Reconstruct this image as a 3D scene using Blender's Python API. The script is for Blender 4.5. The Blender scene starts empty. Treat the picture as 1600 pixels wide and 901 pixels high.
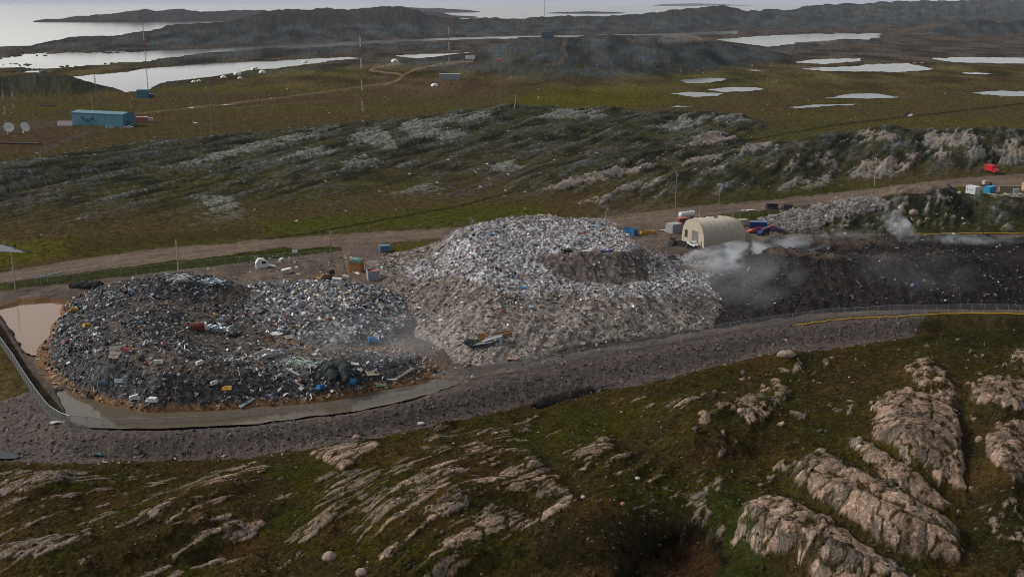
import bpy, math, random
import numpy as np
from mathutils import Vector, Matrix

S = bpy.context.scene
COL = S.collection
R = math.radians
rng = np.random.default_rng(11)
random.seed(5)

# ------------------------------------------------------------------ camera
H = 76.0
F = 800.0 / math.tan(R(25.0))            # focal length in photo pixels (1600 wide)
TILT = math.atan((450.5 - 3.0) / F)
CT, ST = math.cos(TILT), math.sin(TILT)
cam = bpy.data.cameras.new('camera')
cam.angle = R(50.0)
cam.sensor_fit = 'HORIZONTAL'
cam.clip_start = 1.0
cam.clip_end = 200000.0
cam_o = bpy.data.objects.new('camera', cam)
COL.objects.link(cam_o)
cam_o.location = (0, 0, H)
cam_o.rotation_euler = (R(90) - TILT, 0, 0)
S.camera = cam_o

# ------------------------------------------------------------------ sky, sun, exposure
SUN_EL, SUN_ROT = R(38), R(-80)          # sun high to the left and ahead, behind cloud
w = bpy.data.worlds.new('World')
S.world = w
w.use_nodes = True
nt = w.node_tree
nt.nodes.clear()
sky = nt.nodes.new('ShaderNodeTexSky')
sky.sky_type = 'NISHITA'
sky.sun_disc = False
sky.sun_elevation = SUN_EL
sky.sun_rotation = SUN_ROT
sky.air_density = 1.0
sky.dust_density = 2.5
hs = nt.nodes.new('ShaderNodeHueSaturation')
hs.inputs['Saturation'].default_value = 0.22
bg = nt.nodes.new('ShaderNodeBackground')
bg.inputs['Strength'].default_value = 0.078
out = nt.nodes.new('ShaderNodeOutputWorld')
nt.links.new(sky.outputs[0], hs.inputs['Color'])
# brighter band of clear sky low over the sea
tcw = nt.nodes.new('ShaderNodeTexCoord')
sxyz = nt.nodes.new('ShaderNodeSeparateXYZ')
nt.links.new(tcw.outputs['Generated'], sxyz.inputs[0])
mrw = nt.nodes.new('ShaderNodeMapRange')
mrw.interpolation_type = 'SMOOTHSTEP'
mrw.inputs['From Min'].default_value = 0.0
mrw.inputs['From Max'].default_value = 0.12
mrw.inputs['To Min'].default_value = 2.8
mrw.inputs['To Max'].default_value = 1.0
nt.links.new(sxyz.outputs['Z'], mrw.inputs['Value'])
vmw = nt.nodes.new('ShaderNodeVectorMath')
vmw.operation = 'SCALE'
nt.links.new(hs.outputs[0], vmw.inputs[0])
nt.links.new(mrw.outputs[0], vmw.inputs['Scale'])
nt.links.new(vmw.outputs[0], bg.inputs['Color'])
nt.links.new(bg.outputs[0], out.inputs['Surface'])
sl = bpy.data.lights.new('sun', 'SUN')
sl.energy = 1.5
sl.angle = R(10)
sl.color = (1.0, 0.93, 0.86)
so = bpy.data.objects.new('sun', sl)
COL.objects.link(so)
# azimuth measured clockwise from +Y (north), like the sky's sun_rotation
sdir = Vector((math.sin(SUN_ROT) * math.cos(SUN_EL), math.cos(SUN_ROT) * math.cos(SUN_EL), math.sin(SUN_EL)))
so.rotation_euler = sdir.to_track_quat('Z', 'Y').to_euler()
so.location = (0, 0, 300)
S.view_settings.view_transform = 'Standard'
S.view_settings.look = 'None'
S.view_settings.exposure = 0.52
S.view_settings.gamma = 1.0
S.cycles.max_bounces = 6
S.cycles.diffuse_bounces = 2
S.cycles.glossy_bounces = 2
S.cycles.transparent_max_bounces = 12
S.cycles.volume_bounces = 1
S.cycles.use_denoising = True
S.cycles.filter_width = 0.9

# ------------------------------------------------------------------ numbers
def ray(px, py):
    dx = (np.asarray(px, float) - 800.0) / F
    dy = (450.5 - np.asarray(py, float)) / F
    return dx, CT + dy * ST, -ST + dy * CT

def gp(px, py, z=0.0):
    """ground point seen at photo pixel px, py on the level z"""
    dx, fy, fz = ray(px, py)
    t = (H - z) / (-fz)
    return t * dx, t * fy

def proj(x, y, z):
    dep = y * CT + (H - z) * ST
    return 800.0 + F * x / dep, 450.5 - F * (y * ST + (z - H) * CT) / dep

_pt = np.random.default_rng(3).permutation(256).astype(np.int32)
_pt = np.concatenate([_pt, _pt])
_ga = np.random.default_rng(4).random(256).astype(np.float32) * 6.2831853
_gx, _gy = np.cos(_ga), np.sin(_ga)

def noise(x, y, s=0):
    x = np.asarray(x, np.float64) + s * 17.31
    y = np.asarray(y, np.float64) - s * 9.77
    xf, yf = np.floor(x), np.floor(y)
    fx, fy = (x - xf).astype(np.float32), (y - yf).astype(np.float32)
    xi = xf.astype(np.int64) & 255
    yi = yf.astype(np.int64) & 255
    x1, y1 = (xi + 1) & 255, (yi + 1) & 255
    h00 = _pt[_pt[xi] + yi]; h10 = _pt[_pt[x1] + yi]
    h01 = _pt[_pt[xi] + y1]; h11 = _pt[_pt[x1] + y1]
    u = fx * fx * fx * (fx * (fx * 6 - 15) + 10)
    v = fy * fy * fy * (fy * (fy * 6 - 15) + 10)
    a = _gx[h00] * fx + _gy[h00] * fy
    b = _gx[h10] * (fx - 1) + _gy[h10] * fy
    c = _gx[h01] * fx + _gy[h01] * (fy - 1)
    d = _gx[h11] * (fx - 1) + _gy[h11] * (fy - 1)
    ab = a + u * (b - a)
    return (ab + v * (c + u * (d - c) - ab)) * 1.4

def worley(x, y, s=0):
    """nearest and second distance to scattered points, and the nearest point's own random number"""
    xi, yi = np.floor(x).astype(np.int64), np.floor(y).astype(np.int64)
    f1 = np.full(x.shape, 9.0); f2 = np.full(x.shape, 9.0); rid = np.zeros(x.shape)
    for dx in (-1, 0, 1):
        for dy in (-1, 0, 1):
            cx, cy = xi + dx, yi + dy
            h = _pt[_pt[(cx + s) & 255] + (cy & 255)]
            h2 = _pt[h + 31 & 255]
            d = np.hypot(cx + .5 + (h / 255 - .5) * .9 - x, cy + .5 + (h2 / 255 - .5) * .9 - y)
            nf = d < f1
            f2 = np.where(nf, f1, np.minimum(f2, d))
            rid = np.where(nf, _pt[h2 + 77 & 255] / 255.0, rid)
            f1 = np.where(nf, d, f1)
    return f1, f2, rid

def fbm(x, y, n=4, s=0, g=0.5):
    t, a, f = 0.0, 1.0, 1.0
    for i in range(n):
        t = t + a * noise(x * f, y * f, s + i * 3)
        a *= g
        f *= 2.03
    return t

def ss(a, b, x):
    t = np.clip((x - a) / (b - a), 0, 1)
    return t * t * (3 - 2 * t)

def lerp(a, b, t):
    return a + (b - a) * t

def poly(U, V, pts, soft=6.0):
    """soft mask of a polygon, 1 inside; soft in photo pixels"""
    P = np.array(pts, float)
    m = np.zeros(U.shape, np.float32)
    x0, y0 = P.min(0) - soft * 2
    x1, y1 = P.max(0) + soft * 2
    sel = (U > x0) & (U < x1) & (V > y0) & (V < y1)
    if not sel.any():
        return m
    u, v = U[sel], V[sel]
    ins = np.zeros(u.shape, bool)
    d2 = np.full(u.shape, 1e12)
    n = len(P)
    for i in range(n):
        ax, ay = P[i]
        bx, by = P[(i + 1) % n]
        c = (ay > v) != (by > v)
        with np.errstate(divide='ignore', invalid='ignore'):
            xx = (bx - ax) * (v - ay) / (by - ay + 1e-12) + ax
        ins ^= c & (u < xx)
        ex, ey = bx - ax, by - ay
        t = np.clip(((u - ax) * ex + (v - ay) * ey) / (ex * ex + ey * ey + 1e-9), 0, 1)
        d2 = np.minimum(d2, (u - ax - t * ex) ** 2 + (v - ay - t * ey) ** 2)
    d = np.sqrt(d2)
    d = np.where(ins, d, -d)
    m[sel] = ss(-soft, soft, d)
    return m

def stroke(U, V, pts, wid, soft=2.0):
    """soft mask of a broken line with half width wid (may vary per point)"""
    P = np.array(pts, float)
    W = np.broadcast_to(np.asarray(wid, float), (len(P),))
    mx = W.max() + soft * 2
    m = np.zeros(U.shape, np.float32)
    sel = (U > P[:, 0].min() - mx) & (U < P[:, 0].max() + mx) & (V > P[:, 1].min() - mx) & (V < P[:, 1].max() + mx)
    if not sel.any():
        return m
    u, v = U[sel], V[sel]
    best = np.full(u.shape, -1e9)
    for i in range(len(P) - 1):
        ax, ay = P[i]
        ex, ey = P[i + 1] - P[i]
        t = np.clip(((u - ax) * ex + (v - ay) * ey) / (ex * ex + ey * ey + 1e-9), 0, 1)
        d = np.hypot(u - ax - t * ex, v - ay - t * ey)
        best = np.maximum(best, W[i] + (W[i + 1] - W[i]) * t - d)
    m[sel] = ss(-soft, soft, best)
    return m

def curve(xs, pts):
    P = np.array(pts, float)
    return np.interp(xs, P[:, 0], P[:, 1])

# ------------------------------------------------------------------ meshes and materials
def mesh_obj(name, V, Fs, mat=None, C=None, smooth=True, parent=None):
    """Fs: list of (M,3) / (M,4) index arrays; C: (N,3) point colour"""
    me = bpy.data.meshes.new(name)
    V = np.asarray(V, np.float32)
    Fs = [np.asarray(f, np.int32) for f in (Fs if isinstance(Fs, list) else [Fs]) if len(f)]
    me.vertices.add(len(V))
    me.vertices.foreach_set('co', V.ravel())
    li = np.concatenate([f.ravel() for f in Fs])
    tot = np.concatenate([np.full(len(f), f.shape[1], np.int32) for f in Fs])
    st = np.concatenate([[0], np.cumsum(tot)[:-1]]).astype(np.int32)
    me.loops.add(len(li))
    me.loops.foreach_set('vertex_index', li)
    me.polygons.add(len(tot))
    me.polygons.foreach_set('loop_start', st)
    me.polygons.foreach_set('loop_total', tot)
    me.polygons.foreach_set('use_smooth', np.full(len(tot), smooth, bool))
    if C is not None:
        at = me.attributes.new('Col', 'FLOAT_COLOR', 'POINT')
        c4 = np.ones((len(V), 4), np.float32)
        c4[:, :3] = C
        at.data.foreach_set('color', c4.ravel())
    me.update()
    me.validate()
    if mat:
        me.materials.append(mat)
    o = bpy.data.objects.new(name, me)
    COL.objects.link(o)
    if parent:
        o.parent = parent
    return o

def tag(o, label=None, cat=None, group=None, kind=None):
    if label: o['label'] = label
    if cat: o['category'] = cat
    if group: o['group'] = group
    if kind: o['kind'] = kind
    return o

_m = {}
def mat(name, col, rough=0.7, var=0.18, scale=2.0, metal=0.0, bump=0.0):
    """plain coloured paint, cloth or metal with weathering noise"""
    if name in _m:
        return _m[name]
    m = bpy.data.materials.new(name)
    m.use_nodes = True
    n = m.node_tree
    b = n.nodes['Principled BSDF']
    b.inputs['Roughness'].default_value = rough
    b.inputs['Metallic'].default_value = metal
    tc = n.nodes.new('ShaderNodeTexCoord')
    nz = n.nodes.new('ShaderNodeTexNoise')
    nz.inputs['Scale'].default_value = scale
    nz.inputs['Detail'].default_value = 5
    n.links.new(tc.outputs['Object'], nz.inputs['Vector'])
    mr = n.nodes.new('ShaderNodeMapRange')
    mr.inputs['From Min'].default_value = 0.3
    mr.inputs['From Max'].default_value = 0.7
    mr.inputs['To Min'].default_value = 1 - var
    mr.inputs['To Max'].default_value = 1 + var * 0.6
    n.links.new(nz.outputs['Fac'], mr.inputs['Value'])
    mx = n.nodes.new('ShaderNodeVectorMath')
    mx.operation = 'SCALE'
    mx.inputs[0].default_value = col
    n.links.new(mr.outputs[0], mx.inputs['Scale'])
    n.links.new(mx.outputs[0], b.inputs['Base Color'])
    if bump:
        bp = n.nodes.new('ShaderNodeBump')
        bp.inputs['Strength'].default_value = bump
        bp.inputs['Distance'].default_value = 0.1
        n.links.new(nz.outputs['Fac'], bp.inputs['Height'])
        n.links.new(bp.outputs[0], b.inputs['Normal'])
    _m[name] = m
    return m

def mat_attr(name, rough=0.9, scales=(1.3, 7.0), var=(0.25, 0.45), bump=0.5, dist=0.25, spec=0.2):
    """surface whose own colour is the mesh attribute Col, broken up by procedural noise"""
    m = bpy.data.materials.new(name)
    m.use_nodes = True
    n = m.node_tree
    b = n.nodes['Principled BSDF']
    b.inputs['Roughness'].default_value = rough
    b.inputs['Specular IOR Level'].default_value = spec
    at = n.nodes.new('ShaderNodeAttribute')
    at.attribute_name = 'Col'
    tc = n.nodes.new('ShaderNodeTexCoord')
    last = at.outputs['Color']
    hs_ = []
    for sc, va in zip(scales, var):
        nz = n.nodes.new('ShaderNodeTexNoise')
        nz.inputs['Scale'].default_value = sc
        nz.inputs['Detail'].default_value = 6
        nz.inputs['Roughness'].default_value = 0.65
        n.links.new(tc.outputs['Object'], nz.inputs['Vector'])
        mr = n.nodes.new('ShaderNodeMapRange')
        mr.inputs['From Min'].default_value = 0.36
        mr.inputs['From Max'].default_value = 0.64
        mr.inputs['To Min'].default_value = 1 - va
        mr.inputs['To Max'].default_value = 1 + va
        n.links.new(nz.outputs['Fac'], mr.inputs['Value'])
        mx = n.nodes.new('ShaderNodeVectorMath')
        mx.operation = 'SCALE'
        n.links.new(last, mx.inputs[0])
        n.links.new(mr.outputs[0], mx.inputs['Scale'])
        last = mx.outputs[0]
        hs_.append(nz)
    n.links.new(last, b.inputs['Base Color'])
    if bump:
        bp = n.nodes.new('ShaderNodeBump')
        bp.inputs['Strength'].default_value = bump
        bp.inputs['Distance'].default_value = dist
        n.links.new(hs_[-1].outputs['Fac'], bp.inputs['Height'])
        n.links.new(bp.outputs[0], b.inputs['Normal'])
    return m

def mat_water(name, col, rough=0.12, wave=1.5, strength=0.25):
    m = bpy.data.materials.new(name)
    m.use_nodes = True
    n = m.node_tree
    b = n.nodes['Principled BSDF']
    b.inputs['Base Color'].default_value = (*col, 1)
    b.inputs['Roughness'].default_value = rough
    b.inputs['IOR'].default_value = 1.33
    tc = n.nodes.new('ShaderNodeTexCoord')
    nz = n.nodes.new('ShaderNodeTexNoise')
    nz.inputs['Scale'].default_value = wave
    nz.inputs['Detail'].default_value = 4
    n.links.new(tc.outputs['Object'], nz.inputs['Vector'])
    bp = n.nodes.new('ShaderNodeBump')
    bp.inputs['Strength'].default_value = strength
    bp.inputs['Distance'].default_value = 0.02
    n.links.new(nz.outputs['Fac'], bp.inputs['Height'])
    n.links.new(bp.outputs[0], b.inputs['Normal'])
    return m

# ================================================================== GROUND
# one fan-shaped sheet, fine near the camera and coarse towards the horizon
PXS = np.arange(-300, 1901, 1.5)
PYS = np.concatenate([np.arange(1110, 640, -1.35), np.arange(640, 24, -1.15), np.arange(24, 6, -0.7)])
NC, NR = len(PXS), len(PYS)
U0, V0 = np.meshgrid(PXS, PYS)
GX, GY = gp(U0, V0)
AZ = GX / GY

def ridge(pts, back, Xaz=None, Y=None):
    """hills whose foot, crest line and height come from the photo; pts: px, foot py, crest-base py, crest py"""
    Xaz = AZ if Xaz is None else Xaz
    Y = GY if Y is None else Y
    P = np.array(pts, float)
    _, yf = gp(P[:, 0], P[:, 1])
    _, yc = gp(P[:, 0], P[:, 2])
    dx, fy, fz = ray(P[:, 0], P[:, 3])
    h = H + yc * fz / fy
    dep = yc * CT + (H - h) * ST
    az = (P[:, 0] - 800) / F * dep / yc
    o = np.argsort(az)
    az, yf, yc, h = az[o], yf[o], yc[o], np.maximum(h[o], 0)
    yF = np.interp(Xaz, az, yf)
    yC = np.interp(Xaz, az, yc)
    hh = np.interp(Xaz, az, h, left=h[0], right=h[-1])
    if P[0, 0] > -150: hh = hh * ss(az[0] - .02, az[0] + .015, Xaz)
    if P[-1, 0] < 1800: hh = hh * ss(az[-1] + .02, az[-1] - .015, Xaz)
    f = ss(0, 1, (Y - yF) / (yC - yF))
    b = 1 - ss(0, 1, (Y - yC) / (back * hh + 30))
    return hh * np.where(Y < yC, f, b)

ridges = [
    # far island across the bay
    ([(45,35,33,34),(60,35,33,31),(100,35,32,28),(170,35,31,21),(215,35,31,14.5),(245,34,30,17),(275,34,30,13),(320,33,30,17),(400,32,29,15),(480,32,29,15.5),(560,32,29,16),(640,30,27,17),(690,30,27,20),(720,30,27,27)], 10),
    ([(560,20.5,19,19),(600,20.5,18.5,12),(650,20,18,11),(700,20,18,13),(730,20,18,15),(752,20,18,18)], 10),
    ([(664,28,27,27.5),(680,28,26.5,23),(710,28,26.5,22.5),(740,28,26.5,24.5),(750,28,27,27.5)], 8),
    ([(850,21.5,20.5,21),(885,21.5,20,18),(920,21.5,20,16.5),(960,21.5,20,18),(980,21.5,20.5,21)], 8),
    ([(1020,9.5,8.6,8.8),(1045,9.5,8,5),(1080,9.5,8,3),(1130,9,8,2.5),(1150,9,8,5)], 8),
    # coastal range
    ([(-300,84,78,74),(0,82,76,73),(50,81,75,71),(110,80,70,57),(190,78,68,55),(240,78,64,47),(270,78,62,40),(310,76,60,35),(345,75,58,35),(380,73,56,27),(410,72,54,19),(440,70,52,16),(560,64,46,14.5),(600,62,45,10),(650,61,45,14),(665,60,45,22),(690,60,44,27),(800,57,43,29),(880,56,42,25),(960,55,41,25),(1040,53,40,17),(1100,50,38,11.5),(1130,49,36,9),(1160,48,35,16),(1240,47,33,15),(1262,47,32,9),(1300,46,30,7),(1400,43,27,3),(1500,38,24,0.5),(1600,33,21,0),(1950,33,21,-1)], 6),
    # dark ridge between channel and lagoon
    ([(0,112,108,107),(100,110,107,105.5),(220,106,101,99.5),(300,100,93,86),(380,94,87,78),(430,90,84,75),(480,88,82,76),(580,84,78,71),(650,80,75,69),(700,78,74,69.5),(760,76,72,71)], 12),
    # knoll left
    ([(-300,158,148,126),(-50,156,147,126),(0,154,146,124),(50,152,145,121.5),(110,150,144,123),(150,148,142,132),(180,146,141,138),(205,145,141,141)], 6),
    # tent ridge by the lagoon
    ([(195,143,139,139),(225,142,137,137),(260,140,133,129),(330,132,124,121),(370,124,117,114.5),(400,122,115,112),(440,119,112,109),(500,112,105,101.5),(560,106,99,96),(620,100,95.5,94.5),(660,98,94,93.5)], 6),
    # central dark hill
    ([(600,110,98,95),(640,112,97,93),(700,116,98,87),(760,122,98,77),(800,128,98,65),(850,132,97,57),(900,131,97,57),(950,130,97,57),(1000,127,95,58),(1050,124,93,57),(1100,117,92,62),(1130,112,91,67),(1160,108,90,72),(1200,104,89,79),(1245,100,89,87)], 4),
    ([(1200,83,78,76),(1240,80,76,69),(1280,74,71,66),(1320,72,69,60),(1360,71,68,61),(1395,70,67,62),(1420,70,67,66)], 6),
    # right dark hills
    ([(1440,58,54,50),(1450,58,54,47),(1465,58,53,41),(1480,58,53,35),(1500,58,52,31),(1520,58,52,29),(1540,58,52,31),(1560,57,51,35),(1580,56,50,32),(1620,54,47,30),(1900,54,47,30)], 5),
    # grey lichen ridge behind the road
    ([(-300,395,320,290),(0,372,290,262),(100,378,270,245),(200,380,250,230),(330,362,235,215),(450,352,228,204),(530,340,220,193),(600,330,212,187),(700,322,203,178),(760,322,196,172),(850,320,190,168),(930,312,190,170),(1000,300,192,173),(1100,240,195,178),(1160,225,195,182),(1200,214,198,196),(1240,212,200,200)], 5),
    # second pale ridge, right of centre
    ([(780,325,300,300),(830,322,280,268),(900,318,268,248),(970,312,258,238),(1030,305,245,222),(1080,290,235,209),(1120,275,230,207),(1150,262,228,212),(1175,255,228,225)], 5),
    # rocky ridge on the right above the road
    ([(900,345,330,328),(1000,330,300,290),(1100,322,285,262),(1180,312,265,226),(1240,305,255,222),(1300,300,240,209),(1350,296,236,203),(1400,290,232,202),(1440,287,232,207),(1500,282,235,202),(1560,275,235,203),(1620,270,235,206),(1900,262,235,206)], 5),
    # knoll with boulders in front of the road, right
    ([(1210,372,350,345),(1290,375,345,328),(1350,375,340,316),(1400,375,338,302),(1440,375,335,299),(1480,372,335,303),(1520,370,333,318),(1620,370,325,312),(1900,370,325,312)], 5),
]
# foreground swells, in plan
HZ = np.zeros_like(GX)
for i, (p, b) in enumerate(ridges):
    HZ = np.maximum(HZ, ridge(p, b))
far = ss(700, 1800, GY)
HZ *= 1 + lerp(.20, .10, far) * fbm(GX / 95, GY / 150, 4, 5)
_hm = np.clip(HZ / 4, 0, 1)
HZ += (fbm(GX / 60, GY / 60, 3, 9) * np.minimum(HZ * .10, 2.5) + fbm(GX / 34, GY / 60, 3, 10) * np.minimum(HZ * .09, 2.5)) * far + _hm * (1 - far * .7) * fbm((GX * .42 + GY * .91) / 130, (-GX * .91 + GY * .42) / 26, 3, 12) * np.minimum(.8 + HZ * .22, 3.2)

fence_line = [(-300,470),(-120,490),(0,540),(35,592),(75,650),(110,669),(170,672),(250,672),(400,661),(560,640),(700,607),(800,583),(900,563),(1000,545),(1100,525),(1200,509),(1300,497),(1400,491),(1500,490),(1600,491),(1900,496)]
toe_line = [(-300,640),(-100,690),(0,722),(150,722),(320,716),(450,705),(600,682),(750,650),(850,624),(1000,601),(1100,578),(1200,553),(1290,546),(1420,528),(1470,512),(1600,508),(1900,510)]
road_top = [(-300,470),(0,425),(120,405),(250,388),(400,375),(560,364),(700,356),(860,346),(950,338),(1050,326),(1200,313),(1350,296),(1450,283),(1520,276),(1600,272),(1900,262)]

def local(U, V):
    """berm, moat, yard and foreground swells"""
    vf = curve(U, fence_line)
    vt = curve(U, toe_line)
    t = (V - vf) / (vt - vf)
    z = np.zeros_like(U)
    # berm crest, outer slope, ditch at its toe
    crest = ss(-0.25, 0.0, t)
    slope = ss(0.08, 1.0, t)
    z += 1.0 * crest - 3.0 * slope
    # foreground rises again beyond the toe
    rise = ss(0, 130, V - vt)
    z += rise * 2.6
    return z

def lump(U, V, cx, cy, rx, ry, ang, h):
    a = R(ang)
    du, dv = U - cx, V - cy
    p = (du * math.cos(a) + dv * math.sin(a)) / rx
    q = (-du * math.sin(a) + dv * math.cos(a)) / ry
    return 1.25 * h * np.exp(-(p * p + q * q) * 1.3)

lumps = [  # foreground hills: px, py, radii, slant, metres
    (700,775,230,85,-14,4.5),(600,720,110,30,-10,1.5),(1110,660,130,55,8,3.5),(1080,690,60,40,20,1.5),
    (1430,680,95,75,25,4.2),(1370,800,170,42,28,4.2),(1270,850,170,50,25,4.0),(1580,720,70,90,10,4.0),
    (1550,625,80,40,5,2.6),(1440,595,70,32,10,2.2),(950,770,120,70,-25,2.2),(330,800,200,50,-22,3.0),
    (60,760,120,40,-8,2.4),(100,870,200,50,-12,2.0),(620,900,240,50,-12,2.2),(920,860,130,60,0,2.0),
    (1230,560,60,18,0,1.2),(1060,870,85,45,-10,-2.8),(1590,860,60,60,0,2.0),(850,640,200,20,-12,-0.6),
    (1520,560,160,30,0,1.2),(1200,720,60,60,40,-1.2),(560,820,60,40,-60,-1.2),(830,690,50,40,0,-1.0),
]
Z = HZ.copy()
fg = None
for it in range(3):
    U, V = proj(GX, GY, Z)
    Z = HZ + local(U, V)
    for l in lumps:
        Z += lump(U, V, *l)
U, V = proj(GX, GY, Z)
near = V > curve(U, toe_line)                       # foreground tundra
nearf = ss(-6, 10, V - curve(U, toe_line))

# ---- open water cut into the ground (photo outlines of every pond and inlet)
sea_poly = [(-700,78),(-200,76),(0,74.5),(60,71),(110,60),(200,56),(250,50),(310,45),(400,40),(640,36),(1000,31),(1130,25),(1250,17),(1300,10),(1420,6),(1900,4.5),(1900,2),(-700,2)]
waters = {
 'channel': [(-300,92),(0,90),(70,82),(200,80),(330,75.5),(400,71.5),(560,63.5),(700,57.5),(900,52.5),(1020,50),(1152,47),(1153,51),(1020,54),(880,57.5),(700,61.5),(580,67),(480,73.5),(340,81),(240,93),(200,97),(130,98),(60,98),(-300,104)],
 'creek': [(-200,101),(40,100),(90,97),(150,94),(245,91),(235,95),(170,99),(120,103),(80,106),(40,105),(-200,108)],
 'cove': [(18,110),(50,106),(90,103),(97,107),(60,113)],
 'lagoon': [(28,121),(60,117.5),(120,117),(180,112),(240,104),(330,98),(420,94),(545,88),(560,90),(490,98),(430,106),(380,110),(330,119),(270,131),(235,139),(200,143),(170,139),(145,131),(110,124)],
 'inlet': [(610,86),(680,83),(757,79.5),(780,84),(735,92),(700,96),(655,91)],
 'right_lagoon': [(1118,61),(1180,57),(1240,53),(1375,52),(1372,58),(1340,64),(1300,62),(1250,66),(1200,72),(1150,66)],
 'slough': [(1080,49),(1156,47.5),(1152,52),(1090,53)],
 'bay': [(1410,35),(1482,30),(1482,35),(1430,38)],
 'bay2': [(1520,30),(1600,24),(1620,26),(1560,34)],
}
ponds = {
 'a': [(1221,96),(1250,92),(1290,91),(1346,89.5),(1345,95),(1310,98),(1286,100),(1250,98)],
 'b': [(1250,106),(1290,105),(1340,103),(1352,101),(1400,99),(1450,97),(1456,97.5),(1420,99.5),(1440,103),(1460,108),(1425,111),(1400,113),(1365,111.5),(1310,111),(1270,109)],
 'c': [(1453,91),(1500,89),(1600,90),(1700,91),(1700,99),(1600,99),(1540,98),(1490,97)],
 'd': [(1499,112),(1530,112),(1562,115),(1540,116),(1510,116)],
 'e': [(1061,125),(1090,122),(1125,121),(1137,124),(1110,129),(1075,130)],
 'f': [(1100,139),(1140,135),(1180,135),(1197,138),(1175,142),(1130,143)],
 'g': [(1045,145),(1075,143),(1130,145),(1120,150),(1080,151)],
 'h': [(1284,153),(1330,145),(1370,145),(1411,152),(1365,153.5),(1310,153)],
 'i': [(1225,167),(1270,162),(1340,161),(1343,163),(1290,166),(1250,169)],
 'j': [(1520,144),(1560,141),(1650,143),(1650,151),(1580,150),(1540,148)],
 'k': [(1036,165),(1060,162),(1083,164),(1078,167),(1050,167)],
 'l': [(1416,178),(1424,175),(1430,179),(1422,182),(1415,181)],
 'm': [(1160,109.5),(1180,108.5),(1196,109.5),(1180,111)],
 'n': [(55,164),(75,162),(94,164),(75,165.5)],
 'o': [(284,168.5),(300,166),(310,167),(300,169)],
 'p': [(338,164),(350,161.5),(369,161.5),(366,163),(350,164.5)],
 'q': [(296,189),(303,189),(314,192),(305,193)],
 'r': [(-60,372),(0,375),(18,380),(35,386),(60,390),(30,394),(12,393),(-60,392)],
}
brown = {
 'tailings': [(-30,470),(0,479),(35,470),(80,469),(112,472),(112,490),(95,512),(78,532),(65,552),(48,553),(38,546),(18,515),(0,488)],
 'moat': [(92,612),(115,608),(140,612),(190,624),(260,630),(350,628),(430,621),(520,610),(600,600),(690,592),(725,595),(700,603),(640,622),(560,640),(400,660),(250,668),(150,667),(112,655)],
 'hollow': [(968,912),(985,890),(1010,868),(1040,852),(1075,840),(1100,843),(1115,858),(1118,880),(1108,912)],
 'ditch': [(836,630),(850,623),(885,614),(930,606),(934,609),(890,619),(860,629),(842,634)],
 'seep': [(-60,700),(0,700),(20,706),(34,712),(20,716),(-60,714)],
}
wn = fbm(GX / 40, GY / 40, 3, 31)
wn2 = fbm(GX / 9, GY / 9, 3, 32)
WL = np.zeros_like(Z)
mk = poly(U + wn * 6, V + wn * 1.2, sea_poly, 1.5)
for k, p in waters.items():
    e = np.where(U < 290, 4.0, 0.9) if k in ('channel', 'cove', 'creek') else 0.8
    mk = np.maximum(mk, poly(U + wn * 5, V + (wn + wn2 * .6) * e, p, 1.0))
SEA_Z = -1.2
hillm = np.clip(HZ / 1.5, 0, 1)
Z = Z - mk * (1 - hillm) * 3.2
shore = np.clip(mk * 2, 0, 1) * (1 - mk)
for k, p in ponds.items():
    Z -= 1.3 * poly(U + wn2 * 2.5, V + wn2 * 0.9, p, 1.2)
for k, p in brown.items():
    Z -= (1.6 if k != 'hollow' else 0.7) * poly(U + wn2 * 2.5, V + wn2 * 1.2, p, 6 if k in ('moat', 'tailings') else 4)
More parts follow.
